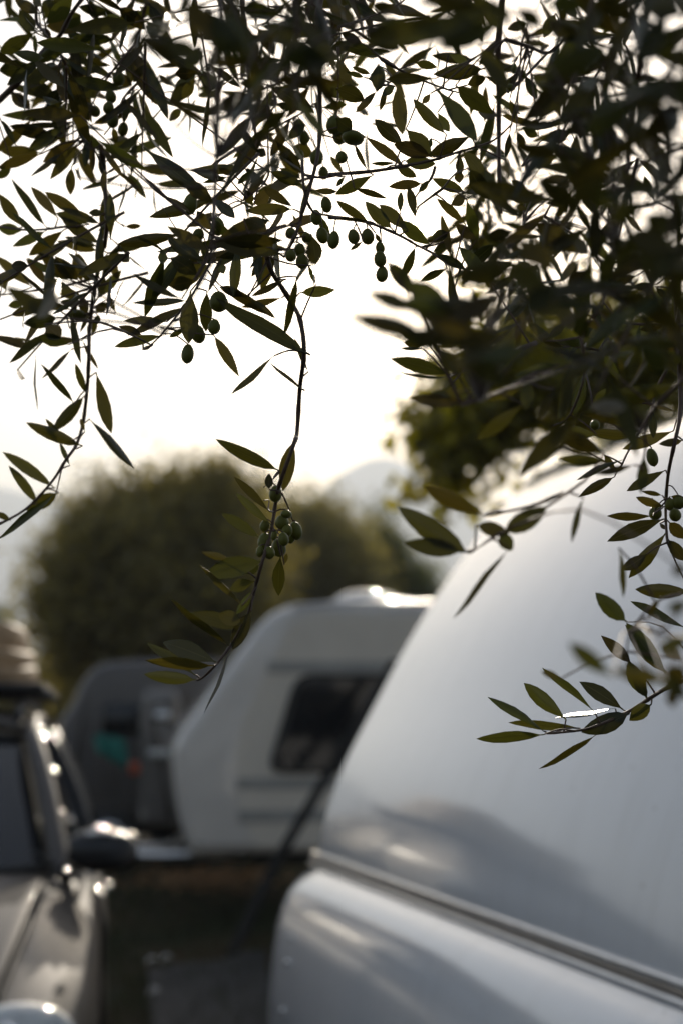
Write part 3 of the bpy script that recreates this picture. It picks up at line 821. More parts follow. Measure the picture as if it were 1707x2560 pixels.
# ------------------------------------------------------------------ trees behind
def quads(name, cen, nor_r, size, asp, mat, parent, seed, kind=None, droop=0.0):
    """many leaf-sized diamond faces (two triangles, folded) at cen"""
    r_ = np.random.default_rng(seed); n = len(cen)
    d = r_.normal(size=(n, 3)); d[:, 2] -= droop; d /= np.linalg.norm(d, axis=1, keepdims=True)
    e = r_.normal(size=(n, 3)); e -= d * np.sum(e * d, 1, keepdims=True); e /= np.linalg.norm(e, axis=1, keepdims=True)
    L = size * r_.uniform(.7, 1.3, n)[:, None]; W = L * asp
    nn = np.cross(d, e)
    v = np.empty((n * 4, 3))
    v[0::4] = cen; v[1::4] = cen + d * L * .5 + e * W * .5; v[2::4] = cen + d * L + nn * L * .12; v[3::4] = cen + d * L * .5 - e * W * .5
    f = np.arange(n * 4).reshape(-1, 4)
    me = bpy.data.meshes.new(name)
    me.vertices.add(n * 4); me.vertices.foreach_set('co', v.ravel())
    me.loops.add(n * 4); me.loops.foreach_set('vertex_index', f.ravel().astype(np.int32))
    me.polygons.add(n); me.polygons.foreach_set('loop_start', (np.arange(n) * 4).astype(np.int32)); me.polygons.foreach_set('loop_total', np.full(n, 4, np.int32))
    me.update(calc_edges=True); me.validate()
    me.materials.append(mat)
    o = bpy.data.objects.new(name, me); COL.objects.link(o)
    if parent: o.parent = parent
    if kind: o['kind'] = kind
    return o

def tree(name, label, base, lobes, leaf, asp, mat, seed, n_clump, per, trunk_r=.14, clump=.30, limbs=7, group=None, cat='tree', fork=None):
    """lobes: list of (centre, radii) of the crown in world space relative to base"""
    r_ = np.random.default_rng(seed)
    root = empty(name, label, cat, Matrix.Translation(base), group)
    vol = np.array([l[1][0] * l[1][1] * l[1][2] for l in lobes]) ** .8; vol /= vol.sum()
    pts = []; cl = []
    for k in range(n_clump):
        c, rad = lobes[r_.choice(len(lobes), p=vol)]
        v = r_.normal(size=3); v /= np.linalg.norm(v); q = r_.uniform(.05, 1.0) ** .45 * r_.uniform(.85, 1.06)
        cl.append(np.array(c) + v * np.array(rad) * q)
    for c in cl:
        q_ = Vector(c) + Vector(base) - EYE
        if (q_ / q_.dot(FW) - SUN / SUN.dot(FW)).length * FPX < 110: continue
        m_ = max(6, int(per * r_.uniform(.5, 1.5))); s_ = clump * r_.uniform(.55, 1.3)
        p = r_.normal(size=(m_, 3)) * s_ * .5
        pts.append(c + p)
    for k in range(n_clump // 2):
        c, rad = lobes[r_.choice(len(lobes), p=vol)]
        v = r_.normal(size=3); v /= np.linalg.norm(v); q = r_.uniform(.95, 1.32)
        c2 = np.array(c) + v * np.array(rad) * q; q_ = Vector(c2) + Vector(base) - EYE
        if (q_ / q_.dot(FW) - SUN / SUN.dot(FW)).length * FPX < 110: continue
        pts.append(c2 + r_.normal(size=(max(4, int(per * r_.uniform(.08, .35))), 3)) * clump * r_.uniform(.25, .5))
    crown = quads('crown', np.concatenate(pts), None, leaf, asp, mat, root, seed + 1, kind='stuff', droop=.3)
    m = MB()
    c0 = sum((Vector(l[0]) * w_ for l, w_ in zip(lobes, vol)), Vector())
    fk = Vector(fork) if fork else Vector((c0.x * .4, c0.y * .4, max(.6, c0.z * .42)))
    m.tube(smooth_poly([Vector((0, 0, -.1)), Vector((.04, .02, fk.z * .35)), Vector((fk.x * .7, fk.y * .7, fk.z * .75)), fk], 4), [trunk_r * (1.35 - .5 * k / 12) for k in range(13)], 10)
    m.build('trunk', M_BARK, root)
    for k in range(limbs):
        e = Vector(cl[int(r_.integers(len(cl)))]); mid = (fk + e) / 2 + Vector((r_.normal(0, .12), r_.normal(0, .12), .12))
        m = MB(); q = smooth_poly([fk - Vector((0, 0, .1)), mid, e], 5); m.tube(q, [trunk_r * .55 * (1 - .85 * i / (len(q) - 1)) for i in range(len(q))], 7)
        m.build('limb', M_BARK, root)
    return root

def gbase(px, d):
    p = P(px, 1785, d); return Vector((p.x, p.y, 0))
def rel(px, py, d, base, dy=0): p = P(px, py, d) - base; return (p.x, p.y + dy, p.z)
def sz(px, d): return px / FPX * d

d = 19; b = gbase(452, d)
tree('olive_tree', 'round dark olive tree behind the cream caravan, biggest in the distance', b,
     [(rel(395, 1440, d, b), (sz(240, d), 1.5, sz(200, d))), (rel(270, 1350, d, b), (sz(130, d), 1.0, sz(110, d))), (rel(420, 1270, d, b, .3), (sz(110, d), .9, sz(80, d))), (rel(540, 1240, d, b, .5), (sz(90, d), 1.0, sz(80, d))), (rel(590, 1440, d, b), (sz(100, d), 1.0, sz(180, d))), (rel(170, 1480, d, b), (sz(85, d), .8, sz(120, d))), (rel(190, 1630, d, b), (sz(60, d), .8, sz(80, d))), (rel(420, 1620, d, b), (sz(190, d), 1.0, sz(80, d)))],
     .13, .34, M_LEAFFAR, 11, 560, 110, .2, .46, 9, 'trees behind the caravans')
d = 26; b = gbase(770, d)
tree('olive_tree', 'paler grey green olive tree between the dark tree and the conifer', b,
     [(rel(770, 1420, d, b), (sz(140, d), 1.3, sz(150, d))), (rel(700, 1345, d, b), (sz(80, d), 1.0, sz(90, d))), (rel(800, 1340, d, b), (sz(60, d), 1.0, sz(70, d))), (rel(850, 1450, d, b), (sz(85, d), 1.0, sz(130, d))), (rel(780, 1580, d, b), (sz(200, d), 1.2, sz(80, d)))],
     .14, .34, M_LEAFPALE, 23, 400, 90, .18, .55, 7, 'trees behind the caravans')
d = 30; b = gbase(965, d)
tree('conifer', 'pointed green conifer right of the pale olive tree', b,
     [(rel(955, 1450, d, b), (sz(45, d), .6, sz(170, d))), (rel(900, 1560, d, b), (sz(60, d), .7, sz(150, d))), (rel(1030, 1560, d, b), (sz(70, d), .7, sz(140, d)))],
     .15, .3, M_CONIFER, 31, 420, 80, .16, .45, 4, 'trees behind the caravans')
d = 33; b = gbase(5, d)
tree('slender_tree', 'small thin tree far off at the left edge', b,
     [(rel(4, 1545, d, b), (sz(24, d), .25, sz(30, d))), (rel(10, 1600, d, b), (sz(26, d), .3, sz(34, d)))],
     .10, .3, M_CONIFER, 37, 40, 40, .07, .3, 3, 'trees behind the caravans')
d = 30; b = gbase(140, d)
tree('bush', 'low yellow green bush left of the dark olive tree', b,
     [(rel(130, 1720, d, b), (sz(90, d), .9, sz(50, d))), (rel(60, 1730, d, b), (sz(60, d), .7, sz(45, d)))],
     .13, .4, M_LEAFPALE, 41, 220, 80, .1, .4, 3, cat='bush')
# broad-leaved tree rising behind the white caravan at the right
d = 8.2; b = Vector((2.6, 8.6, 0))
tree('broadleaf_tree', 'broad leaved tree with yellow lit leaves rising behind the white caravan', b,
     [(rel(1130, 1120, d, b), (sz(95, d), .5, sz(130, d))), (rel(1190, 1000, d, b), (sz(140, d), .6, sz(120, d))), (rel(1330, 930, d, b), (sz(170, d), .7, sz(130, d))), (rel(1500, 920, d, b), (sz(190, d), .8, sz(120, d))), (rel(1680, 880, d, b), (sz(180, d), .8, sz(150, d)))],
     .115, .62, M_LEAFBROAD, 53, 230, 20, .11, .26, 12, fork=(-.6, -.2, 3.0))

# ------------------------------------------------------------------ the olive tree over the camera
# every sprig is laid out by hand: stems as pixel polylines, leaves as base, tip and seen width
DEP = {'s': 1.25, 'n': 1.15, 'N': .96, 'X': .69, 'f': 1.40, 'F': 1.75}
K4 = 440 / 1568
SPRIGS = [
 # origin x, y, scale, default depth, stems [(radius mm, depth, pts)], leaves, olives
 ('A', 0, 0, K4, 'f', [(3.0, 'f', [(-60, 940), (0, 890), (200, 690), (300, 570), (420, 420), (540, 310), (640, 120), (760, -40), (900, -200)]),
   (1.6, 'f', [(330, -60), (330, 200), (420, 300), (560, 520), (680, 800), (720, 1000), (760, 1250), (860, 1360), (930, 1560), (940, 1760)]),
   (1.5, 'f', [(1330, -80), (1230, 330), (1150, 460), (1000, 640), (890, 800), (780, 1020)]), (1.3, 'f', [(1230, 740), (1100, 880), (1040, 1050), (930, 1200)])],
  [(350,120,130,-10,110),(370,60,290,-20,80),(360,120,480,-10,100),(400,220,640,-10,150),(310,180,-20,160,45),(320,290,180,90,130),(310,290,-10,480,140),(310,300,320,480,45),(370,240,460,350,70),
   (390,230,770,230,140),(560,250,720,130,150),(300,580,-10,630,160),(400,570,520,640,100),(520,600,220,720,150),(1010,120,705,60,100),(880,200,800,0,90),(1200,200,620,270,150,'n'),(900,440,340,380,140,'n'),
   (1030,350,640,330,110),(560,520,990,580,60),(600,600,880,640,70),(870,720,560,520,50),(520,590,590,930,100),(560,580,700,990,120),(600,680,860,870,110),(540,900,215,720,150),(540,780,430,960,110),
   (270,980,100,820,110),(190,830,270,980,60),(720,1030,200,1010,130,'n'),(600,1010,40,1030,110),(720,1080,100,1140,60),(540,1230,90,1120,120),(150,1300,25,1075,55),(370,1360,-10,1340,120),(370,1370,-20,1500,100),
   (110,1470,-20,1590,80),(700,1230,380,1440,130),(560,1360,270,1570,50),(690,1280,450,1590,110),(560,1440,450,1450,40),(720,1290,660,1510,50,'N'),(880,1250,1290,1500,110,'n'),(900,1300,1120,1590,60),
   (1120,880,1400,1260,60),(1230,790,1395,1260,70),(1160,880,1110,1080,60),(1180,430,1400,940,170),(1150,440,1160,760,90),(1130,310,1720,500,210,'X'),(770,1250,760,1480,70),(820,1250,830,1530,60),(890,1380,930,1570,60),
   (1010,1130,1040,1275,60),(1490,270,1380,290,50,'N'),(1470,110,1500,230,40,'N'),(1000,300,1250,90,120),(1250,60,1520,160,120),(1050,60,1300,260,130),(1330,30,1480,300,100),(980,640,1180,760,110)],
  [(990,860,50,62),(1060,700,55,70),(1100,1150,48,66),(970,960,50,60),(1010,1080,52,62),(850,990,48,55)]),
 ('B', 430, 0, K4, 'f', [(2.6, 'f', [(620, -200), (640, 200), (680, 560), (690, 760), (705, 960), (745, 1180), (800, 1300)]),
   (1.3, 'N', [(430, -100), (440, 300), (430, 600), (405, 950), (410, 1200), (400, 1400), (390, 1520), (385, 1800), (375, 1930), (370, 2100), (372, 2300), (300, 2460), (200, 2620), (60, 2830), (-60, 2980)]),
   (2.2, 's', [(1420, -250), (1300, 120), (1310, 600), (1320, 1000), (1295, 1400), (1160, 1900), (1090, 2120), (1000, 2290)]),
   (1.6, 'f', [(280, 1560), (420, 1430), (640, 1290), (830, 1180), (1000, 1090), (1150, 1010), (1300, 900)]), (1.2, 'f', [(830, 1180), (880, 1000), (930, 900), (880, 700), (860, 60), (850, -60)]),
   (1.3, 'f', [(700, 830), (900, 760), (1050, 680), (1300, 560)])],
  [(400,1420,700,1040,110,'n'),(390,1150,-50,860,60,'N'),(420,960,760,880,60,'N'),(300,1040,420,930,80,'N'),(200,720,-10,920,130),(200,690,100,880,100),(90,960,-20,1080,80),(280,620,390,800,100),(490,680,325,880,70),
   (230,640,20,660,120),(800,740,610,740,80),(700,750,840,790,60),(850,750,1270,1000,150,'n'),(920,920,1080,970,80),(700,990,880,950,90),(740,1080,830,1060,50),(930,1000,940,1200,60),(1060,1060,875,1395,100),
   (820,1190,550,1545,130),(800,1190,545,1410,80),(740,1330,860,1390,90),(920,1250,1165,1550,110),(940,1350,1135,1550,100),(840,1200,910,1270,50),(1010,1260,1190,1100,100),(1070,1300,1260,1390,140),
   (1400,1380,1530,1555,60),(1330,960,1560,930,80),(1220,800,1035,650,90),(870,200,1300,650,200,'X'),(960,540,1420,520,230,'X'),(1150,330,1400,700,180,'X'),(1000,540,690,530,60),(1000,585,735,585,60),
   (650,180,720,620,190,'N'),(480,90,700,520,180,'X'),(760,240,900,490,80),(860,260,900,490,70),(1180,20,1365,285,90),(1480,150,1580,160,40),(1210,370,1580,420,120),(1380,180,1515,280,80),(1330,760,1570,850,150),
   (1490,520,1560,720,70),(1480,500,1405,585,40),(100,-20,400,400,230,'X'),(350,100,620,560,220,'X'),(330,560,-40,380,190,'X'),(600,80,950,120,150,'N'),(1000,100,1120,330,170,'N'),(1060,-40,1180,260,110,'N'),
   (1300,80,1310,290,100),(300,440,120,600,120,'N')],
  [(1180,1230,50,64),(1290,1400,62,80),(1510,1400,54,56),(1350,1540,48,62),(1130,1120,58,62),(1450,1110,80,90),(1500,1200,70,90),(1140,1380,36,46)]),
 ('C', 0, 420, K4, 'f', [(2.4, 'f', [(900, -200), (930, 0), (935, 150), (960, 420), (940, 660), (905, 760), (870, 950), (830, 1180), (815, 1290), (800, 1480), (795, 1640), (780, 1960), (740, 2280), (680, 2470), (590, 2600), (460, 2800), (230, 3040), (-40, 3190)]),
   (1.3, 'f', [(720, 520), (560, 525), (420, 545), (220, 550), (-30, 520)]), (1.3, 'f', [(850, 980), (640, 1035), (440, 1070), (320, 1090), (180, 1110), (-20, 1135)]),
   (1.1, 'f', [(800, 1290), (700, 1330), (560, 1290), (500, 1200)]), (.8, 'f', [(1000,430),(1050,480),(1105,520)])],
  [(420,530,95,95,70),(205,525,0,235,110),(210,555,-20,525,110),(410,560,115,700,90),(520,450,275,155,100),(640,-10,630,240,90),(690,80,720,310,25,'N'),(1030,0,1270,215,45),(1050,440,1140,110,20),(780,450,400,210,110),
   (800,500,500,400,110),(900,680,560,450,120),(930,690,965,195,120),(990,640,990,215,90),(930,10,915,210,50),(920,400,790,400,70),(1115,520,1260,515,52),(970,755,1352,640,100),(575,550,258,780,115),(880,740,510,650,100),
   (880,700,570,610,70),(680,740,730,1010,110),(800,1030,700,760,90),(290,1060,-20,790,100),(60,1090,-10,920,120),(430,1045,240,810,80),(640,1010,240,815,70),(640,1000,350,750,120),(710,1010,490,785,120),(900,1000,1070,670,80),
   (980,760,1050,990,80),(850,1180,1080,920,95),(880,1150,930,960,80),(1035,1295,960,1120,60),(960,1170,1040,1110,30),(850,1285,965,1200,90),(740,1140,490,1095,90),(720,1190,550,1190,60),(770,1350,720,1130,90),
   (800,1290,715,1465,40),(860,1330,790,1520,90),(480,1340,70,1060,160,'N'),(340,1250,105,1310,90),(240,1190,75,1230,80),(540,990,480,1310,95,'N'),(520,1330,215,1385,130,'n'),(620,1570,350,1500,120,'n'),(720,1540,330,1530,70),
   (340,1540,10,1515,30),(400,1390,540,1520,160,'n'),(620,1430,695,1370,50),(700,1230,540,1200,50),(300,1180,420,1270,110,'N')],
  [(690,1310,85,52),(870,1350,30,40)]),
 ('D', 0, 640, 860 / 1568, 'f', [],
  [(325,425,200,570,22),(340,675,190,490,34),(395,628,345,490,34),(440,530,508,808,62),(375,380,432,520,22),(388,635,240,800,58),(378,865,110,760,58),(388,800,366,740,20),(300,855,210,740,28),(410,742,610,972,38),
   (320,955,275,850,24),(250,1057,8,890,56),(175,1132,42,955,46),(268,1078,118,1160,66),(50,1205,-20,1170,30),(258,1075,-10,1300,40)], []),
 ('E', 430, 420, K4, 's', [(1.2, 'n', [(370, 610), (500, 640), (700, 620), (900, 560), (1150, 480)]), (1.2, 's', [(1180, 60), (1340, 85), (1568, 50)]), (1.3, 's', [(1160, -100), (1180, 200), (1250, 380), (1380, 420), (1570, 440)]),
   (1.0, 's', [(850, -20), (860, 60), (800, 160), (640, 290)])],
  [(370,290,-235,-180,150,'n'),(390,320,90,120,140,'n'),(370,560,228,388,100),(390,640,870,450,170,'n'),(1080,365,660,385,110),(390,640,970,650,130,'n'),(1000,765,390,680,140,'n'),(390,800,800,735,110),(330,740,-40,520,120,'n'),
   (290,840,-40,620,130,'n'),(240,960,-10,800,160,'n'),(210,1000,-20,1050,140,'n'),(340,860,250,650,70),(430,860,465,940,80),(870,750,710,965,80),(800,760,700,900,30),(920,770,790,1095,80),(850,30,625,295,70),(730,20,585,145,60),
   (870,30,1155,150,110),(950,-5,1150,95,60),(800,160,1070,340,90),(730,330,870,200,120),(650,180,720,330,80),(500,80,280,130,50),(550,60,420,0,60),(1250,200,1470,210,60),(1300,400,1400,650,80),(1240,590,1285,880,140),
   (1190,660,1265,880,80,'N'),(1240,870,1300,1050,40),(1140,1110,1455,1085,105),(1110,970,1015,1505,75),(1020,990,715,1145,60),(980,1155,630,1240,70),(660,1150,425,1060,90),(680,1150,925,1340,60),(150,1185,-360,1195,80),
   (640,450,850,560,140,'n'),(500,700,830,600,120,'n')],
  [(165,320,64,102),(410,520,62,84),(240,590,52,54),(1375,325,50,76),(1285,440,52,72),(1340,600,56,76),(1440,640,54,84),(1060,780,50,56),(1160,830,58,72),(1140,730,52,62),(420,1190,84,94),(1060,580,50,52),(1200,620,44,50)]),
 ('F', 0, 640, 860 / 1568, 's', [(1.0, 's', [(960, 30), (870, 190), (760, 330), (690, 405), (655, 425)])],
  [(760,300,560,288,42),(850,225,588,375,46),(740,362,522,415,46),(650,362,543,320,44),(700,405,648,428,18),(830,195,605,100,40,'n'),(850,325,773,370,28),(975,360,1090,548,50),(870,160,862,400,90),(945,160,940,345,60),
   (770,10,720,5,60),(960,40,755,130,110),(1415,450,985,215,72),(1250,455,1060,635,30),(1390,612,1223,495,20),(1405,530,1345,375,22),(1440,130,1405,40,22),(1000,130,1240,275,50)],
  [(905,355,32,44),(857,445,29,46),(978,322,29,36)]),
 ('G', 300, 1080, 560 / 1568, 's', [(2.0, 's', [(1030, -1230), (1065, -1120), (1200, -910), (1262, -780), (1290, -560), (1260, -310), (1240, 0), (1220, 80), (1120, 360), (1090, 500), (1060, 690), (1000, 900), (950, 1080), (880, 1330), (780, 1490), (680, 1620), (580, 1720), (540, 1735)]),
   (.7, 's', [(1120, 280), (1060, 340), (1005, 390)]), (.7, 's', [(1135, 430), (1180, 530), (1215, 640)]), (.7, 's', [(1085, 560), (1040, 545), (1045, 480), (1005, 480)]), (.7, 's', [(1070, 690), (1100, 700), (1130, 740), (1100, 760)])],
  [(1115,270,675,55,92),(1215,60,1140,415,110),(1045,405,1045,288,60),(1050,560,800,313,60),(1060,650,813,428,65),(980,742,714,570,80),(1125,865,1105,1158,95),(770,890,573,840,55),(1005,905,600,1002,150),(855,1215,558,925,40),
   (945,1045,758,1105,90),(975,930,875,1000,70),(958,1085,815,1275,60),(855,1345,690,1275,110),(850,1375,508,1270,110),(770,1495,328,1190,50),(920,1250,790,1522,110),(680,1615,278,1462,140),(530,1700,193,1463,70),
   (660,1635,175,1605,80),(540,1735,162,1695,92),(783,1505,603,1978,32),(1150,930,1170,850,30)],
  [(1090,432,46,60),(1165,575,40,30),(1135,632,50,54),(1015,655,34,46),(1230,690,46,66),(1170,690,40,46),(1015,765,50,62),(980,835,26,40),(1045,845,42,46),(1112,810,50,66),(1145,750,38,50),(1195,745,30,36),(1080,720,22,40)]),
 ('H', 840, 0, K4, 's', [(1.6, 's', [(-60, 1560), (0, 1550), (280, 1530), (600, 1480), (880, 1420), (1000, 1380), (1200, 1320), (1400, 1250), (1568, 1100)]), (3.0, 'f', [(1500, -200), (1440, 400), (1445, 900), (1450, 1568), (1470, 1900)]),
   (1.2, 's', [(20, 240), (160, 200), (300, 150), (520, 60), (700, -80)]), (1.2, 's', [(20, 420), (20, 800)]), (1.2, 's', [(400, 530), (560, 620), (780, 720), (1000, 800), (1120, 830)]), (1.2, 's', [(300, 700), (440, 760), (560, 620)])],
  [(250,330,640,200,170,'N'),(1200,120,250,380,230,'X'),(1400,60,500,420,210,'X'),(1500,200,900,430,220,'X'),(250,250,560,440,200,'N'),(1100,0,1580,150,200,'X'),(700,-20,1250,60,180,'X'),(300,40,560,110,110,'N'),(310,660,140,595,50),(250,690,90,640,50),
   (380,570,370,800,120,'n'),(1320,610,860,660,150,'n'),(880,700,420,710,110,'n'),(550,740,590,1190,140,'n'),(520,770,425,840,80),(440,790,390,985,55),(360,810,165,1005,70),(980,1200,692,888,110),(900,800,1285,1295,170,'n'),
   (1060,760,1400,1010,160,'n'),(1160,760,1330,690,100),(1200,1210,842,1372,130),(600,1290,348,1065,130),(850,1400,515,1285,140),(620,1150,845,1395,160),(600,1470,268,1222,90),(0,1230,265,1220,110),(275,1515,165,1290,45),
   (600,1430,885,1460,120),(535,1450,308,1460,42),(530,1470,715,1575,90),(1100,1370,1100,1575,80),(1120,1340,1325,1575,120),(1500,1425,1550,1180,55),(20,530,130,790,100),(0,790,250,890,150),(0,1050,125,1140,150),(350,490,-10,370,110),
   (240,390,55,290,90),(1270,400,1530,790,160,'N'),(900,1000,1010,1180,90),(700,560,900,600,80),(840,830,760,930,60),(1000,480,1180,560,80)],
  [(50,1400,52,54),(840,1270,18,38),(380,690,58,110),(150,1225,100,62)]),
 ('I', 840, 420, K4, 's', [(1.4, 's', [(-60, 440), (0, 445), (150, 460), (300, 490), (440, 545), (600, 620), (720, 690), (860, 760), (960, 830), (1160, 910), (1420, 1040)]), (1.2, 's', [(880, -10), (840, 100), (740, 210), (700, 270)]), (.8, 's', [(390, 530), (400, 640)]),
   (.8, 's', [(160, 460), (200, 540)]), (1.2, 's', [(950, 180), (800, 290), (720, 350)])],
  [(330,62,5,228,110),(160,180,455,272,60),(80,75,0,165,45),(295,485,8,292,85),(500,545,258,295,120),(640,560,385,325,120),(840,690,560,470,130),(300,475,0,430,30),(240,650,120,740,40),(350,580,392,660,40),(705,700,590,980,85),
   (450,830,700,1130,140,'N'),(640,1000,900,1320,190,'N'),(700,1270,275,1110,160,'X'),(820,1480,95,1310,190,'X'),(1060,1560,540,1500,180,'X'),(770,140,468,165,90),(700,440,640,150,85),(570,400,575,210,60),(1150,215,850,90,105),(830,100,735,215,60),
   (1150,500,895,280,85),(1010,335,1160,240,100),(1160,280,1265,640,110),(1020,790,925,420,75),(1080,0,1100,155,90),(1180,0,1365,285,150,'n'),(1250,640,1070,505,105),(1000,570,855,640,100),(1035,625,865,745,55),(1160,905,1400,680,125),
   (1160,905,895,770,85),(985,895,755,1010,75),(1000,870,1085,1455,80),(990,1290,790,1045,85),(1580,900,1050,1000,240,'X'),(1500,1100,960,1380,240,'X'),(1580,560,1350,620,140,'N'),(1350,1000,1090,700,120,'n'),(1300,950,1568,840,90),(1100,1300,480,1190,190,'X'),(1300,1450,700,1330,200,'X'),(1000,1170,600,990,160,'X'),(1200,1600,620,1450,200,'X'),(1420,1300,880,1170,210,'X'),(1500,1500,1000,1560,190,'X')],
  [(155,610,54,70),(280,610,60,74),(390,710,42,58),(390,810,56,76),(408,945,55,74)]),
 ('J', 1267, 0, K4, 'n', [(2.0, 'N', [(1280, -150), (1190, 500), (1100, 1100), (1070, 1568), (980, 2100), (850, 2680), (700, 2900)]), (1.6, 'n', [(-20, 350), (180, 410), (370, 470), (520, 330), (640, 180)]), (1.4, 'n', [(560, 420), (700, 500), (860, 640)]), (1.4, 's', [(0, 820), (160, 680), (330, 500), (450, 400)]),
   (1.2, 's', [(130, 1480), (240, 1400), (360, 1340), (520, 1240)])],
  [(300,240,820,300,190,'N'),(820,60,480,230,190,'X'),(940,380,420,640,230,'X'),(1100,500,560,820,240,'X'),(380,560,840,600,180,'N'),(200,660,560,840,170,'N'),(560,840,140,1060,170,'N'),(800,760,440,1040,200,'X'),(1100,840,700,1220,240,'X'),(480,1180,860,1060,160,'N'),
   (240,1480,880,1500,150,'N'),(1240,200,1000,620,230,'X'),(1420,100,1180,560,230,'X'),(1560,300,1300,800,250,'X'),(1480,700,1140,980,240,'X'),(1568,900,1200,1240,240,'X'),(1300,1100,1100,1500,200,'X'),(1560,1180,1240,1500,220,'X'),(1000,1000,830,980,90,'N'),(820,980,1010,1400,110,'N'),
   (60,60,320,240,160,'X'),(340,30,700,60,160,'X'),(720,0,1120,160,200,'X'),(1100,-30,1568,120,220,'X'),(20,880,70,1060,60),(80,1160,150,1320,80),(280,1220,140,1140,90),(300,1250,560,1180,120),(420,1290,560,1460,100),(620,1180,600,1460,90),(180,210,0,260,90),(430,120,330,330,110),
   (20,1180,-10,1400,60),(150,660,260,880,90),(430,1380,280,1470,110),(700,1500,900,1420,90)],
  [(130,660,40,40),(60,610,26,50),(30,780,38,34)]),
 ('K', 1267, 420, K4, 'n', [(1.3, 's', [(330, 430), (480, 520), (600, 610), (700, 760)]), (1.3, 's', [(1568, 1400), (1180, 1390), (1000, 1360), (860, 1200)]), (1.1, 's', [(140, 500), (260, 360), (380, 260)]), (1.4, 'n', [(1530, 420), (1525, 700), (1540, 1000), (1510, 1400), (1520, 1700)])],
  [(240,60,660,400,200,'X'),(900,40,560,300,230,'X'),(1000,320,640,160,200,'X'),(220,480,620,760,190,'N'),(640,700,300,1000,210,'X'),(40,620,420,900,230,'X'),(-20,860,360,1120,230,'X'),(160,1180,520,1320,200,'X'),(440,1020,160,1280,200,'X'),(900,480,1240,300,190,'X'),(1060,560,1500,700,220,'X'),
   (1200,420,1560,560,200,'X'),(1180,620,1400,1040,210,'X'),(960,860,1260,760,150,'N'),(980,1110,1440,1300,200,'X'),(1060,1060,1568,1480,210,'X'),(800,760,1000,1120,130,'N'),(620,560,800,820,130,'N'),(930,700,830,1100,120,'N'),(720,900,540,1040,110,'N'),(1568,700,1330,960,200,'X'),(1450,940,1568,1180,160,'X'),
   (760,1220,840,1420,70),(840,1220,960,1460,80,'N'),(680,1360,860,1430,70),(700,1560,520,1540,90),(960,1480,1140,1530,150,'N'),(560,1300,720,1520,150,'N'),(420,1180,600,1450,160,'N'),(240,250,60,300,80),(190,200,40,110,70),(180,370,80,350,50),(1150,960,980,1030,70),(1330,1040,1120,1060,70),(1300,960,1265,1130,30),
   (340,1540,520,1380,80),(1310,300,1220,60,70),(1180,1400,1160,1540,40),(1400,1400,1180,1440,70),(1320,1060,1420,1160,60)],
  []),
 ('L', 900, 840, K4, 'n', [(1.8, 'n', [(1560, 60), (1300, 160), (1040, 260), (800, 350), (790, 362)]), (1.6, 'N', [(1568, 330), (1300, 470), (1050, 570), (900, 620)]), (1.4, 'N', [(1800, 1400), (1500, 1520), (1100, 1600)])],
  [(800,345,278,212,135),(790,362,353,390,34),(560,115,358,110,30),(600,70,390,60,90),(1010,590,405,600,120,'N'),(1060,470,565,540,90,'N'),(1100,1600,558,1332,150,'N'),(1450,610,1040,920,130,'N'),(700,120,900,330,150,'N'),(900,200,1300,420,180,'X'),(1200,120,760,300,190,'X'),(1500,100,1060,220,200,'X'),
   (1020,560,1420,470,120,'N'),(830,410,735,515,30)], []),
 ('M', 1267, 840, K4, 's', [(2.2, 's', [(1500, -400), (1530, 0), (1540, 400), (1540, 700), (1490, 950), (1430, 1250), (1410, 1568), (1425, 1840)]), (1.3, 's', [(1420, 300), (1310, 520), (1290, 650), (1150, 900), (1060, 1060), (1000, 1200)]), (1.2, 'n', [(640, -60), (690, 320), (560, 700), (400, 800)]),
   (1.0, 's', [(900, 20), (850, 70), (700, 330)]), (1.2, 'N', [(1568, 380), (1250, 720), (1230, 1000), (1200, 1200)])],
  [(690,320,594,714,110),(1580,420,760,600,170,'N'),(1130,800,655,665,70,'N'),(800,880,380,840,140,'n'),(860,1040,390,840,170,'N'),(900,1110,455,1095,110,'N'),(1130,890,715,855,100),(430,930,318,960,48),(1480,845,1030,1005,115),(1568,930,1343,965,75),(1290,650,1300,910,75),(1130,1150,765,1235,75,'N'),(1025,1100,605,1230,58),
   (955,1255,632,1432,90),(1410,1195,1058,1385,100),(1220,1060,1185,1395,110,'N'),(1380,1420,1195,1385,45),(1395,1520,1140,1435,80),(1450,1430,1580,1440,40),(660,80,470,780,120,'N'),(420,470,280,760,100,'N'),(180,380,160,660,130,'N'),(560,260,500,760,120,'N'),(840,120,1000,390,80),(1000,160,1040,430,60,'N'),
   (1150,40,1420,330,190,'X'),(1400,250,1580,180,120,'N'),(400,60,840,40,90),(500,100,300,20,60),(920,300,560,160,150,'N'),(1320,70,1500,130,50),(760,600,880,470,70),(1200,600,1500,640,40),(460,250,60,360,110,'N'),(860,1060,960,1200,60),(1290,120,1568,40,60)],
  [(780,790,44,46),(1290,1080,52,84)]),
 ('N', 850, 1200, 857 / 1568, 's', [(1.0, 'N', [(1120, 0), (940, 125), (740, 240), (590, 335)]), (.7, 's', [(1425, 85), (1440, 150)]), (.9, 'N', [(1560, 520), (1440, 560), (1325, 700), (1310, 850)])],
  [(590,335,260,118,105,'N'),(560,330,283,290,90,'N'),(740,240,945,125,95,'N'),(735,235,785,325,70,'N'),(620,205,770,240,70,'N'),(770,310,500,622,26,'N'),(1112,80,1035,280,30,'N'),(1480,178,1228,278,72),(1430,165,1226,172,42),(1490,240,1320,448,68),(1400,340,1286,412,55),(1498,270,1580,370,60),(1500,190,1580,270,60),
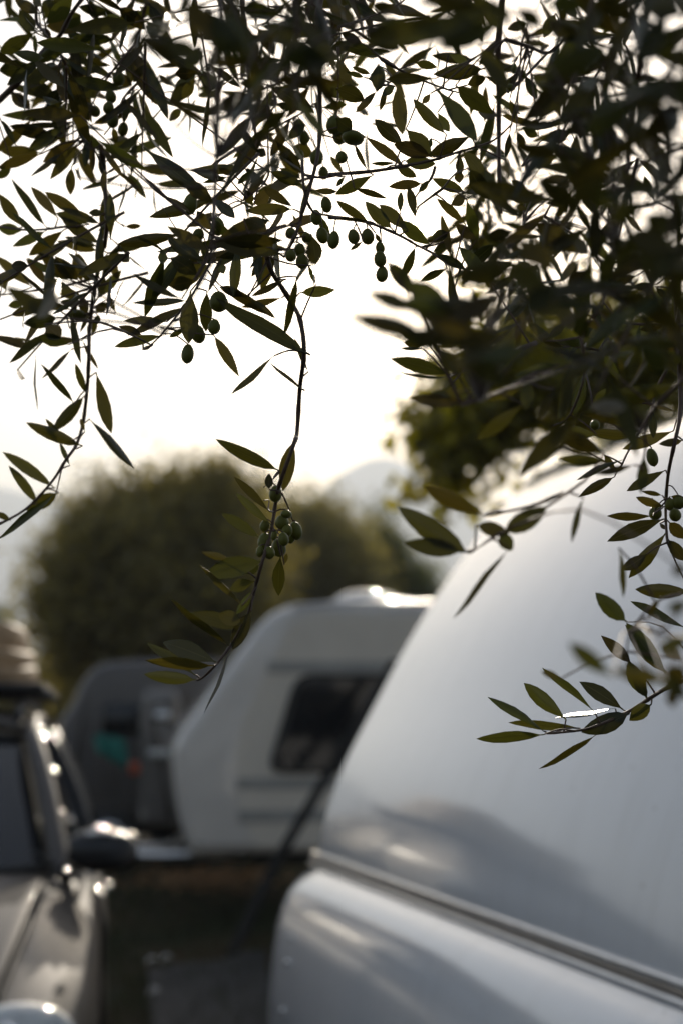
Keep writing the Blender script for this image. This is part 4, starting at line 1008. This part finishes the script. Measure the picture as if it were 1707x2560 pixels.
   (1272,310,1325,540,26,'N'),(1310,650,1168,515,78,'f'),(1490,880,1308,655,80),(1600,510,1343,500,70),(1580,680,1328,552,45),(1460,200,1488,228,20),(1530,380,1568,440,70,'X'),(1400,640,1460,540,24,'N'),(1590,560,1500,600,60,'X'),(1600,720,1460,780,70,'X')],
  [(1440,150,30,34),(1530,158,28,32),(1545,100,32,34),(1505,110,22,30)]),
 ('O', 1120, 1540, 587 / 1568, 's', [(2.0, 's', [(1700, 380), (1568, 430), (1440, 490), (1330, 560), (1200, 640), (1050, 710), (900, 760), (660, 785)])],
  [(640,790,188,808,82),(880,752,403,730,58),(640,770,303,520,62),(785,690,503,448,105),(972,635,653,315,58),(1165,625,883,440,105),(1115,620,720,705,85),(1210,650,890,775,130),(985,790,618,1042,48),(1355,590,1205,700,105),(1325,550,1200,300,110),(1100,410,805,180,120,'X'),(1450,430,1110,370,120,'X'),(1225,320,1018,130,85),
   (1455,390,1180,60,105),(1580,330,1440,470,160,'X'),(1480,460,1500,620,85,'X'),(1330,550,1230,400,70),(1600,560,1420,400,110,'X'),(1568,300,1420,200,90,'N'),(750,420,620,370,50,'N')], []),
]

def leaf_mesh(k):
    """six segments, five verts across: midrib fold and down-rolled margins; also a uv per vertex"""
    r_ = random.Random(100 + k)
    v = []; f = []; uv = []
    pw = r_.uniform(.80, 1.15); curl = r_.uniform(-.12, .20); side = r_.uniform(-.06, .06); fold = r_.uniform(.08, .22); tw = r_.uniform(-.6, .6); roll = r_.uniform(.05, .16); fat = r_.uniform(.68, .95)
    us = (0, .07, .2, .38, .57, .76, .9, 1)
    n = len(us) - 1
    for i, u in enumerate(us):
        if u < .08: w = .05
        else: w = .5 * math.sin(math.pi * ((u - .06) / .94) ** pw) ** fat
        if i == n: w = .012
        z = -curl * u * u + .010 * math.sin(9 * u + k); y = side * math.sin(math.pi * u)
        for s_ in (-1, -.82, 0, .82, 1):
            yy = s_ * w; zz = abs(s_) * w * fold - (roll * w * 1.4 if abs(s_) == 1 else 0)
            a = tw * u
            v.append((u, y + yy * math.cos(a * .6), z + (zz + yy * math.sin(a) * .3) * .22)); uv.append((u, s_))
    for i in range(n):
        for s_ in range(4):
            a = i * 5 + s_; f.append((a, a + 5, a + 6, a + 1))
    return v, f, uv
def set_uv(me, uvs):
    ul = me.uv_layers.new(name='uv'); idx = np.empty(len(me.loops), np.int32); me.loops.foreach_get('vertex_index', idx)
    ul.data.foreach_set('uv', np.asarray(uvs, dtype=np.float32)[idx].ravel())
LEAVES = [leaf_mesh(k) for k in range(8)]
LEAF_ME = []
for k, (v, f, uv) in enumerate(LEAVES):
    me = bpy.data.meshes.new('leaf'); me.from_pydata(v, [], f); set_uv(me, uv); me.polygons.foreach_set('use_smooth', [True] * len(f)); me.materials.append(M_LEAF); LEAF_ME.append(me)
def olive_mesh():
    m = MB(); v = []
    m.ball((0, 0, 0), (1, 1, 1), 14, 9)
    for p in m.v:
        z = p.z; p.x *= 1 - .10 * z; p.y *= 1 - .10 * z
        if z < -.97: p.z -= .05
    me = bpy.data.meshes.new('olive'); me.from_pydata([tuple(p) for p in m.v], [], m.f); me.polygons.foreach_set('use_smooth', [True] * len(me.polygons)); me.materials.append(M_OLIVE); return me
OLIVE_ME = olive_mesh()

def leaf_matrix(b, t, w3, rnd, n_hint=None, exact=False):
    X = t - b; L = X.length; X = X / L
    W = max(w3, L * rnd.uniform(.165, .225))
    V = (EYE - (b + t) / 2).normalized() if n_hint is None else n_hint
    Z = V - X * V.dot(X); Z = Z.normalized() if Z.length > 1e-4 else X.orthogonal().normalized()
    if n_hint is not None and exact:
        Y = Z.cross(X); return Matrix(((X.x * L, Y.x * W, Z.x * L, b.x), (X.y * L, Y.y * W, Z.y * L, b.y), (X.z * L, Y.z * W, Z.z * L, b.z), (0, 0, 0, 1)))
    ro = math.acos(max(.12, min(1, w3 / W))) * rnd.choice((-1, 1)) + rnd.uniform(-.12, .12)
    if rnd.random() < .45: ro += math.pi
    Z = Matrix.Rotation(ro, 3, X) @ Z; Y = Z.cross(X)
    return Matrix(((X.x * L, Y.x * W, Z.x * L, b.x), (X.y * L, Y.y * W, Z.y * L, b.y), (X.z * L, Y.z * W, Z.z * L, b.z), (0, 0, 0, 1)))

GLINT = {('O', 1115, 620), ('A', 720, 1290), ('A', 1490, 270), ('A', 1470, 110), ('C', 690, 80), ('C', 540, 990), ('E', 1240, 870), ('K', 1300, 960), ('B', 1480, 500), ('C', 960, 1170)}
TREE_BASE = Vector((1.75, .35, 0))
def front_tree():
    rnd = random.Random(12)
    root = empty('olive_tree', 'near olive tree hanging its leafy fruiting sprigs over the whole upper frame', 'tree', Matrix.Translation(TREE_BASE))
    # trunk and limbs stand right of the frame and reach over it
    limb_tips = []
    m = MB(); m.tube(smooth_poly([Vector((0, 0, -.1)), Vector((.05, .03, .5)), Vector((-.06, .08, 1.1)), Vector((.02, .05, 1.7))], 5), [.20 - .06 * i / 15 for i in range(16)], 12)
    m.build('trunk', M_BARK, root)
    LIMBS = [([(.02, .05, 1.55), (-.45, .35, 2.25), (-1.1, .75, 2.62), (-1.9, 1.05, 2.66), (-2.5, 1.15, 2.58)], .075),
             ([(.02, .05, 1.65), (-.10, .55, 2.2), (-.35, 1.05, 2.50), (-.8, 1.35, 2.62)], .06),
             ([(.02, .05, 1.6), (.2, -.5, 2.3), (-.3, -1.2, 2.8), (-1.1, -1.7, 3.0)], .07),
             ([(.02, .05, 1.6), (-.5, -.3, 2.4), (-1.3, -.5, 2.9), (-2.1, -.5, 3.1)], .065),
             ([(.02, .05, 1.65), (.5, .2, 2.4), (1.0, .2, 3.0)], .06), ([(.02, .05, 1.7), (0, .1, 2.6), (-.2, .2, 3.4)], .06),
             ([(.0, .06, 1.35), (-.22, .45, 1.62), (-.55, .80, 1.72), (-.92, .98, 1.69)], .035)]
    LP = []
    for pts, r0 in LIMBS:
        q = smooth_poly([Vector(p) for p in pts], 8); m = MB()
        m.tube(q, [r0 * (1 - .75 * i / (len(q) - 1)) for i in range(len(q))], 9); m.build('limb', M_BARK, root)
        LP += [p + TREE_BASE for p in q]
    stems = []; todo = []
    for nm, ox, oy, sc, dd, st, lv, ol in SPRIGS:
        for rad, dk, pts in st:
            d0 = DEP[dk]
            q = [P(ox + x * sc, oy + y * sc, d0 + .02 * math.sin(i * 1.7 + ox)) for i, (x, y) in enumerate(pts)]
            q = smooth_poly(q, 4)
            stems.append(dict(q=q, r=rad * .001, mb=MB(), leaves=[], olives=[], nm=nm, grow=True))
        todo.append((nm, ox, oy, sc, dd, lv, ol))
    def near(p, nm=None, maxd=9):
        best = None
        for s_ in stems:
            for i, q in enumerate(s_['q']):
                e = (q - p).length
                if best is None or e < best[0]: best = (e, s_, i, q)
        return best
    for nm, ox, oy, sc, dd, lv, ol in todo:
        for L in lv:
            if nm in 'JK' and len(L) > 5 and L[5] in 'XN' and rnd.random() < .12: continue
            x0, y0, x1, y1, w = L[:5]; dk = L[5] if len(L) > 5 else dd
            d0 = DEP[dk] * rnd.uniform(.975, 1.025)
            lpx = math.hypot(x1 - x0, y1 - y0) * sc; l3 = lpx / FPX * d0
            dz = rnd.uniform(-.28, .28) * l3
            if lpx < 45 and w * sc > .5 * lpx: dz = rnd.choice((-1, 1)) * l3
            ax_, ay_, bx_, by_ = ox + x0 * sc, oy + y0 * sc, ox + x1 * sc, oy + y1 * sc
            if any(math.hypot(ax_ + (bx_ - ax_) * k / 8 - 1066, (ay_ + (by_ - ay_) * k / 8 - 552) * .9) < 20 + .3 * w * sc for k in range(9)): continue
            b = P(ox + x0 * sc, oy + y0 * sc, d0); t = P(ox + x1 * sc, oy + y1 * sc, d0 + dz)
            e, s_, i, q = near(b)
            if (nm, x0, y0) in GLINT:
                h_ = (SUN + (EYE - b).normalized()).normalized(); ry = ray(ox + x1 * sc, oy + y1 * sc)
                kk = (b - EYE).dot(h_) / ry.dot(h_); t = EYE + ry * max(d0 * .8, min(d0 * 1.2, kk))
                s_['leaves'].append((b, t, w * sc / FPX * d0, lpx * w * sc, h_, True))
            else: s_['leaves'].append((b, t, 1.0 * w * sc / FPX * d0, lpx * w * sc)); 
            if e > .004: s_['mb'].tube(smooth_poly([q, (q + b) / 2 + Vector((0, 0, rnd.uniform(-.06, .12) * e)), b], 3), [min(s_['r'] * .8, .0011), .0009, .0008, .0008, .0007, .0007, .0006][:7], 5, caps=False)
        for x, y, a, h in ol:
            d0 = DEP[dd] * rnd.uniform(.985, 1.015); c = P(ox + x * sc, oy + y * sc, d0)
            e, s_, i, q = near(c + Vector((0, 0, h * sc / FPX * d0)))
            top = c + Vector((0, 0, h * sc / FPX * d0 * .98))
            s_['olives'].append((c, a * sc / FPX * d0, h * sc / FPX * d0))
            s_['mb'].tube(smooth_poly([q, (q + top) / 2 + Vector((0, 0, .15 * e)), top], 3), .0006, 5, caps=False)
    # fuller growth: short leafy twigs through the dense parts of the crown
    def inpoly(x, y, pg):
        c = False
        for i in range(len(pg)):
            (xa, ya), (xb, yb) = pg[i - 1], pg[i]
            if (ya > y) != (yb > y) and x < (xb - xa) * (y - ya) / (yb - ya) + xa: c = not c
        return c
    FILL = [([(1330, -60), (1760, -60), (1760, 480), (1560, 430)], 4, .62, .76, 1),
            ([(1095, 480), (1260, 440), (1290, 690), (1110, 640)], 5, 1.5, 2.0, 0),
            ([(420, -60), (1760, -60), (1760, 190), (1250, 150), (900, 110), (560, 60)], 8, .78, 1.0, 1),
            ([(1430, -60), (1760, -60), (1760, 640), (1540, 640), (1440, 380)], 4, .78, 1.0, 1),
            ([(1230, 560), (1700, 580), (1700, 820), (1450, 830), (1180, 760)], 2, .80, 1.0, 1),
            ([(1180, 130), (1760, 100), (1760, 1000), (1500, 1040), (1180, 820), (1120, 640), (1200, 430)], 9, 1.3, 1.8, 0),
            ([(560, -60), (1700, -60), (1700, 180), (1050, 210), (700, 110)], 16, 1.3, 1.8, 0),
            ([(1120, 400), (1400, 380), (1420, 640), (1140, 640)], 7, 1.5, 2.2, 0),
            ([(-60, -60), (420, -60), (420, 150), (-60, 40)], 6, 1.35, 1.7, 0),
            ([(90, 60), (420, 60), (330, 380), (150, 400)], 7, 1.32, 1.5, 0),
            ([(440, 0), (870, 0), (860, 300), (640, 340)], 10, 1.3, 1.6, 0),
            ([(500, 440), (800, 440), (770, 600), (560, 640)], 4, 1.25, 1.4, 0),
            ([(140, 560), (250, 560), (230, 780), (120, 780)], 3, 1.32, 1.45, 0)]
    for pg, cnt, d_a, d_b, nearflag in FILL:
        xs = [p[0] for p in pg]; ys = [p[1] for p in pg]; made = 0
        while made < cnt:
            x, y = rnd.uniform(min(xs), max(xs)), rnd.uniform(min(ys), max(ys))
            if not inpoly(x, y, pg): continue
            if (x - 1062) ** 2 + (y - 556) ** 2 < 75 ** 2: continue
            made += 1
            d0 = rnd.uniform(d_a, d_b); p = P(x, y, d0)
            dr = Vector((rnd.gauss(-.35, .5), rnd.gauss(0, .45), rnd.gauss(-.75, .4))).normalized()
            ln = rnd.uniform(.10, .17); q = [p - dr * ln * .5 + dr * ln * k / 6 + Vector((0, 0, -.012 * (k / 6) ** 2)) for k in range(7)]
            S_ = dict(q=q, r=.0014, mb=MB(), leaves=[], olives=[], nm='fill', grow=bool(nearflag), fill=True)
            az = rnd.uniform(0, 3.14)
            for k in range(7):
                for s_ in (-1, 1):
                    if rnd.random() < .12: continue
                    sd = Matrix.Rotation(az + k * 1.57 + rnd.uniform(-.3, .3), 3, dr) @ dr.orthogonal().normalized() * s_
                    ax = (dr * rnd.uniform(.5, 1.0) + sd).normalized(); L_ = rnd.uniform(.038, .062)
                    t = q[k] + ax * L_
                    if any((v_ / v_.dot(FW) - SUN / SUN.dot(FW)).length * FPX < 46 for v_ in ((q[k] - EYE), ((q[k] + t) / 2 - EYE), (t - EYE))): continue
                    nh = (dr * .9 - ax * .3 + Vector((0, 0, .4)) + Vector((rnd.gauss(0, .3), rnd.gauss(0, .3), 0))).normalized()
                    S_['leaves'].append((q[k], t, L_ * .2, L_ * L_ * .2 * (FPX / d0) ** 2, nh))
            stems.append(S_)
    # the 300 leaves that show largest are leaves of their own, the rest one mass of foliage
    def inview(lf):
        c = (lf[0] + lf[1]) / 2 - EYE; z = c.dot(FW)
        if z < .05: return False
        return abs(c.dot(RT) / z * FPX) < 900 and abs(c.dot(UP) / z * FPX) < 1320
    allv = sorted([lf[3] if inview(lf) else 0 for s_ in stems for lf in s_['leaves']], reverse=True)
    cutoff = allv[299] if len(allv) > 299 else 0
    fol = MB(); tw_ = MB(); used = 0; fuv = []
    for s_ in stems:
        big = [lf for lf in s_['leaves'] if inview(lf) and lf[3] >= cutoff]
        # carry the stem up to the nearest limb
        q = list(s_['q'])
        e = min(LP, key=lambda p: (p - q[0]).length)
        own = bool(big or s_['olives'] or not s_.get('fill'))
        link = []
        if s_.get('fill'):
            if own or rnd.random() < .0: link = []
        if not s_.get('fill') and (e - q[0]).length < 1.2 and (q[0] - EYE).dot(UP) / max(.1, (q[0] - EYE).dot(FW)) * FPX > 1240:
            link = smooth_poly([e, (e + q[0]) / 2 + Vector((0, 0, .06)), q[0]], 4)[:-1]
        n_ = len(q); pts = link + q
        rad = [s_['r'] * 1.3] * len(link) + [s_['r'] * (1.15 - .65 * i / max(1, n_ - 1)) for i in range(n_)]
        # little knots at the nodes
        if not s_.get('fill'):
            rad = [r_ * (1.22 if i % 5 == 2 else 1) for i, r_ in enumerate(rad)]
        tgt = s_['mb'] if own else tw_
        tgt.tube(pts, rad, 7)
        bo = None
        if own:
            o0 = q[0] - TREE_BASE
            for v in s_['mb'].v: v -= q[0]
            bo = s_['mb'].build('branch', M_TWIG, root); bo.location = o0
        for lf in s_['leaves']:
            M_ = leaf_matrix(lf[0], lf[1], lf[2], rnd, lf[4] if len(lf) > 4 else None, len(lf) > 5)
            k = rnd.randrange(8)
            if bo and inview(lf) and lf[3] >= cutoff and used < 300:
                used += 1
                o = bpy.data.objects.new('leaf', LEAF_ME[k]); COL.objects.link(o); o.parent = bo
                o.matrix_basis = Matrix.Translation(-q[0]) @ M_
            else:
                fol.add([M_ @ Vector(v) - TREE_BASE for v in LEAVES[k][0]], LEAVES[k][1]); fuv += LEAVES[k][2]
        for c, a, h in s_['olives']:
            o = bpy.data.objects.new('olive', OLIVE_ME); COL.objects.link(o); o.parent = bo
            o.matrix_basis = Matrix.Translation(c - q[0]) @ Matrix.Rotation(rnd.uniform(-.25, .25), 4, 'Y') @ Matrix.Diagonal((a, a, h, 1))
    # canopy outside the picture: over, beside and behind the camera
    can = [];
    r_ = np.random.default_rng(77)
    for c, rad, n_ in (((1.1, -.4, 2.9), (1.5, 1.5, .8), 260), ((.0, -.6, 2.9), (1.5, 1.3, .55), 240), ((1.9, .5, 2.7), (1.0, 1.0, .9), 160), ((-.6, 1.0, 2.95), (1.1, .6, .35), 110), ((.9, 1.3, 2.9), (.9, .7, .5), 110), ((1.2, -1.6, 2.3), (1.2, .7, .8), 110), ((-1.5, -.6, 3.0), (1.0, 1.4, .5), 170), ((-.4, -2.2, 2.6), (1.8, .8, .9), 170)):
        v = r_.normal(size=(n_, 3)); v /= np.linalg.norm(v, axis=1, keepdims=True); v *= r_.uniform(.2, 1, (n_, 1)) ** .5
        cc = np.array(c) + v * np.array(rad)
        can.append((cc[:, None, :] + r_.normal(0, .07, (n_, 22, 3))).reshape(-1, 3))
    can = np.concatenate(can)
    rel_ = can - np.array(EYE); z = rel_ @ np.array(FW); xx = rel_ @ np.array(RT); yy = rel_ @ np.array(UP)
    ok = ~((z > -.05) & (np.abs(xx) < np.abs(z) * .27 + .10) & (np.abs(yy) < np.abs(z) * .40 + .10)) & (np.linalg.norm(rel_, axis=1) > .5)
    can = can[ok] - np.array(TREE_BASE)
    quads('canopy', can, None, .055, .24, M_LEAF, root, 78, kind='stuff', droop=.3)
    if fol.v: set_uv(fol.build('foliage', M_LEAF, root, kind='stuff').data, fuv)
    if tw_.v: tw_.build('twigs', M_TWIG, root, kind='stuff')
front_tree()

def sun_patch():
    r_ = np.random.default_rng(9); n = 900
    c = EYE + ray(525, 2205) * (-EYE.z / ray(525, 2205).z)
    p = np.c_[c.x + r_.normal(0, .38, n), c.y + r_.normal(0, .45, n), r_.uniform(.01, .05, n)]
    o = quads('sun_patch_leaves', p, None, .06, .4, pmat('sun_patch_tan', (.34, .19, .085), .7, noise=(20, .4)), None, 90)  # sunlight reaching under the caravan, put into the tan leaf colour
    tag(o, 'tan leaf scraps coloured as a patch of sunlight on the ground under the cream caravan drawbar', 'painted sunlight', kind='stuff')
sun_patch()
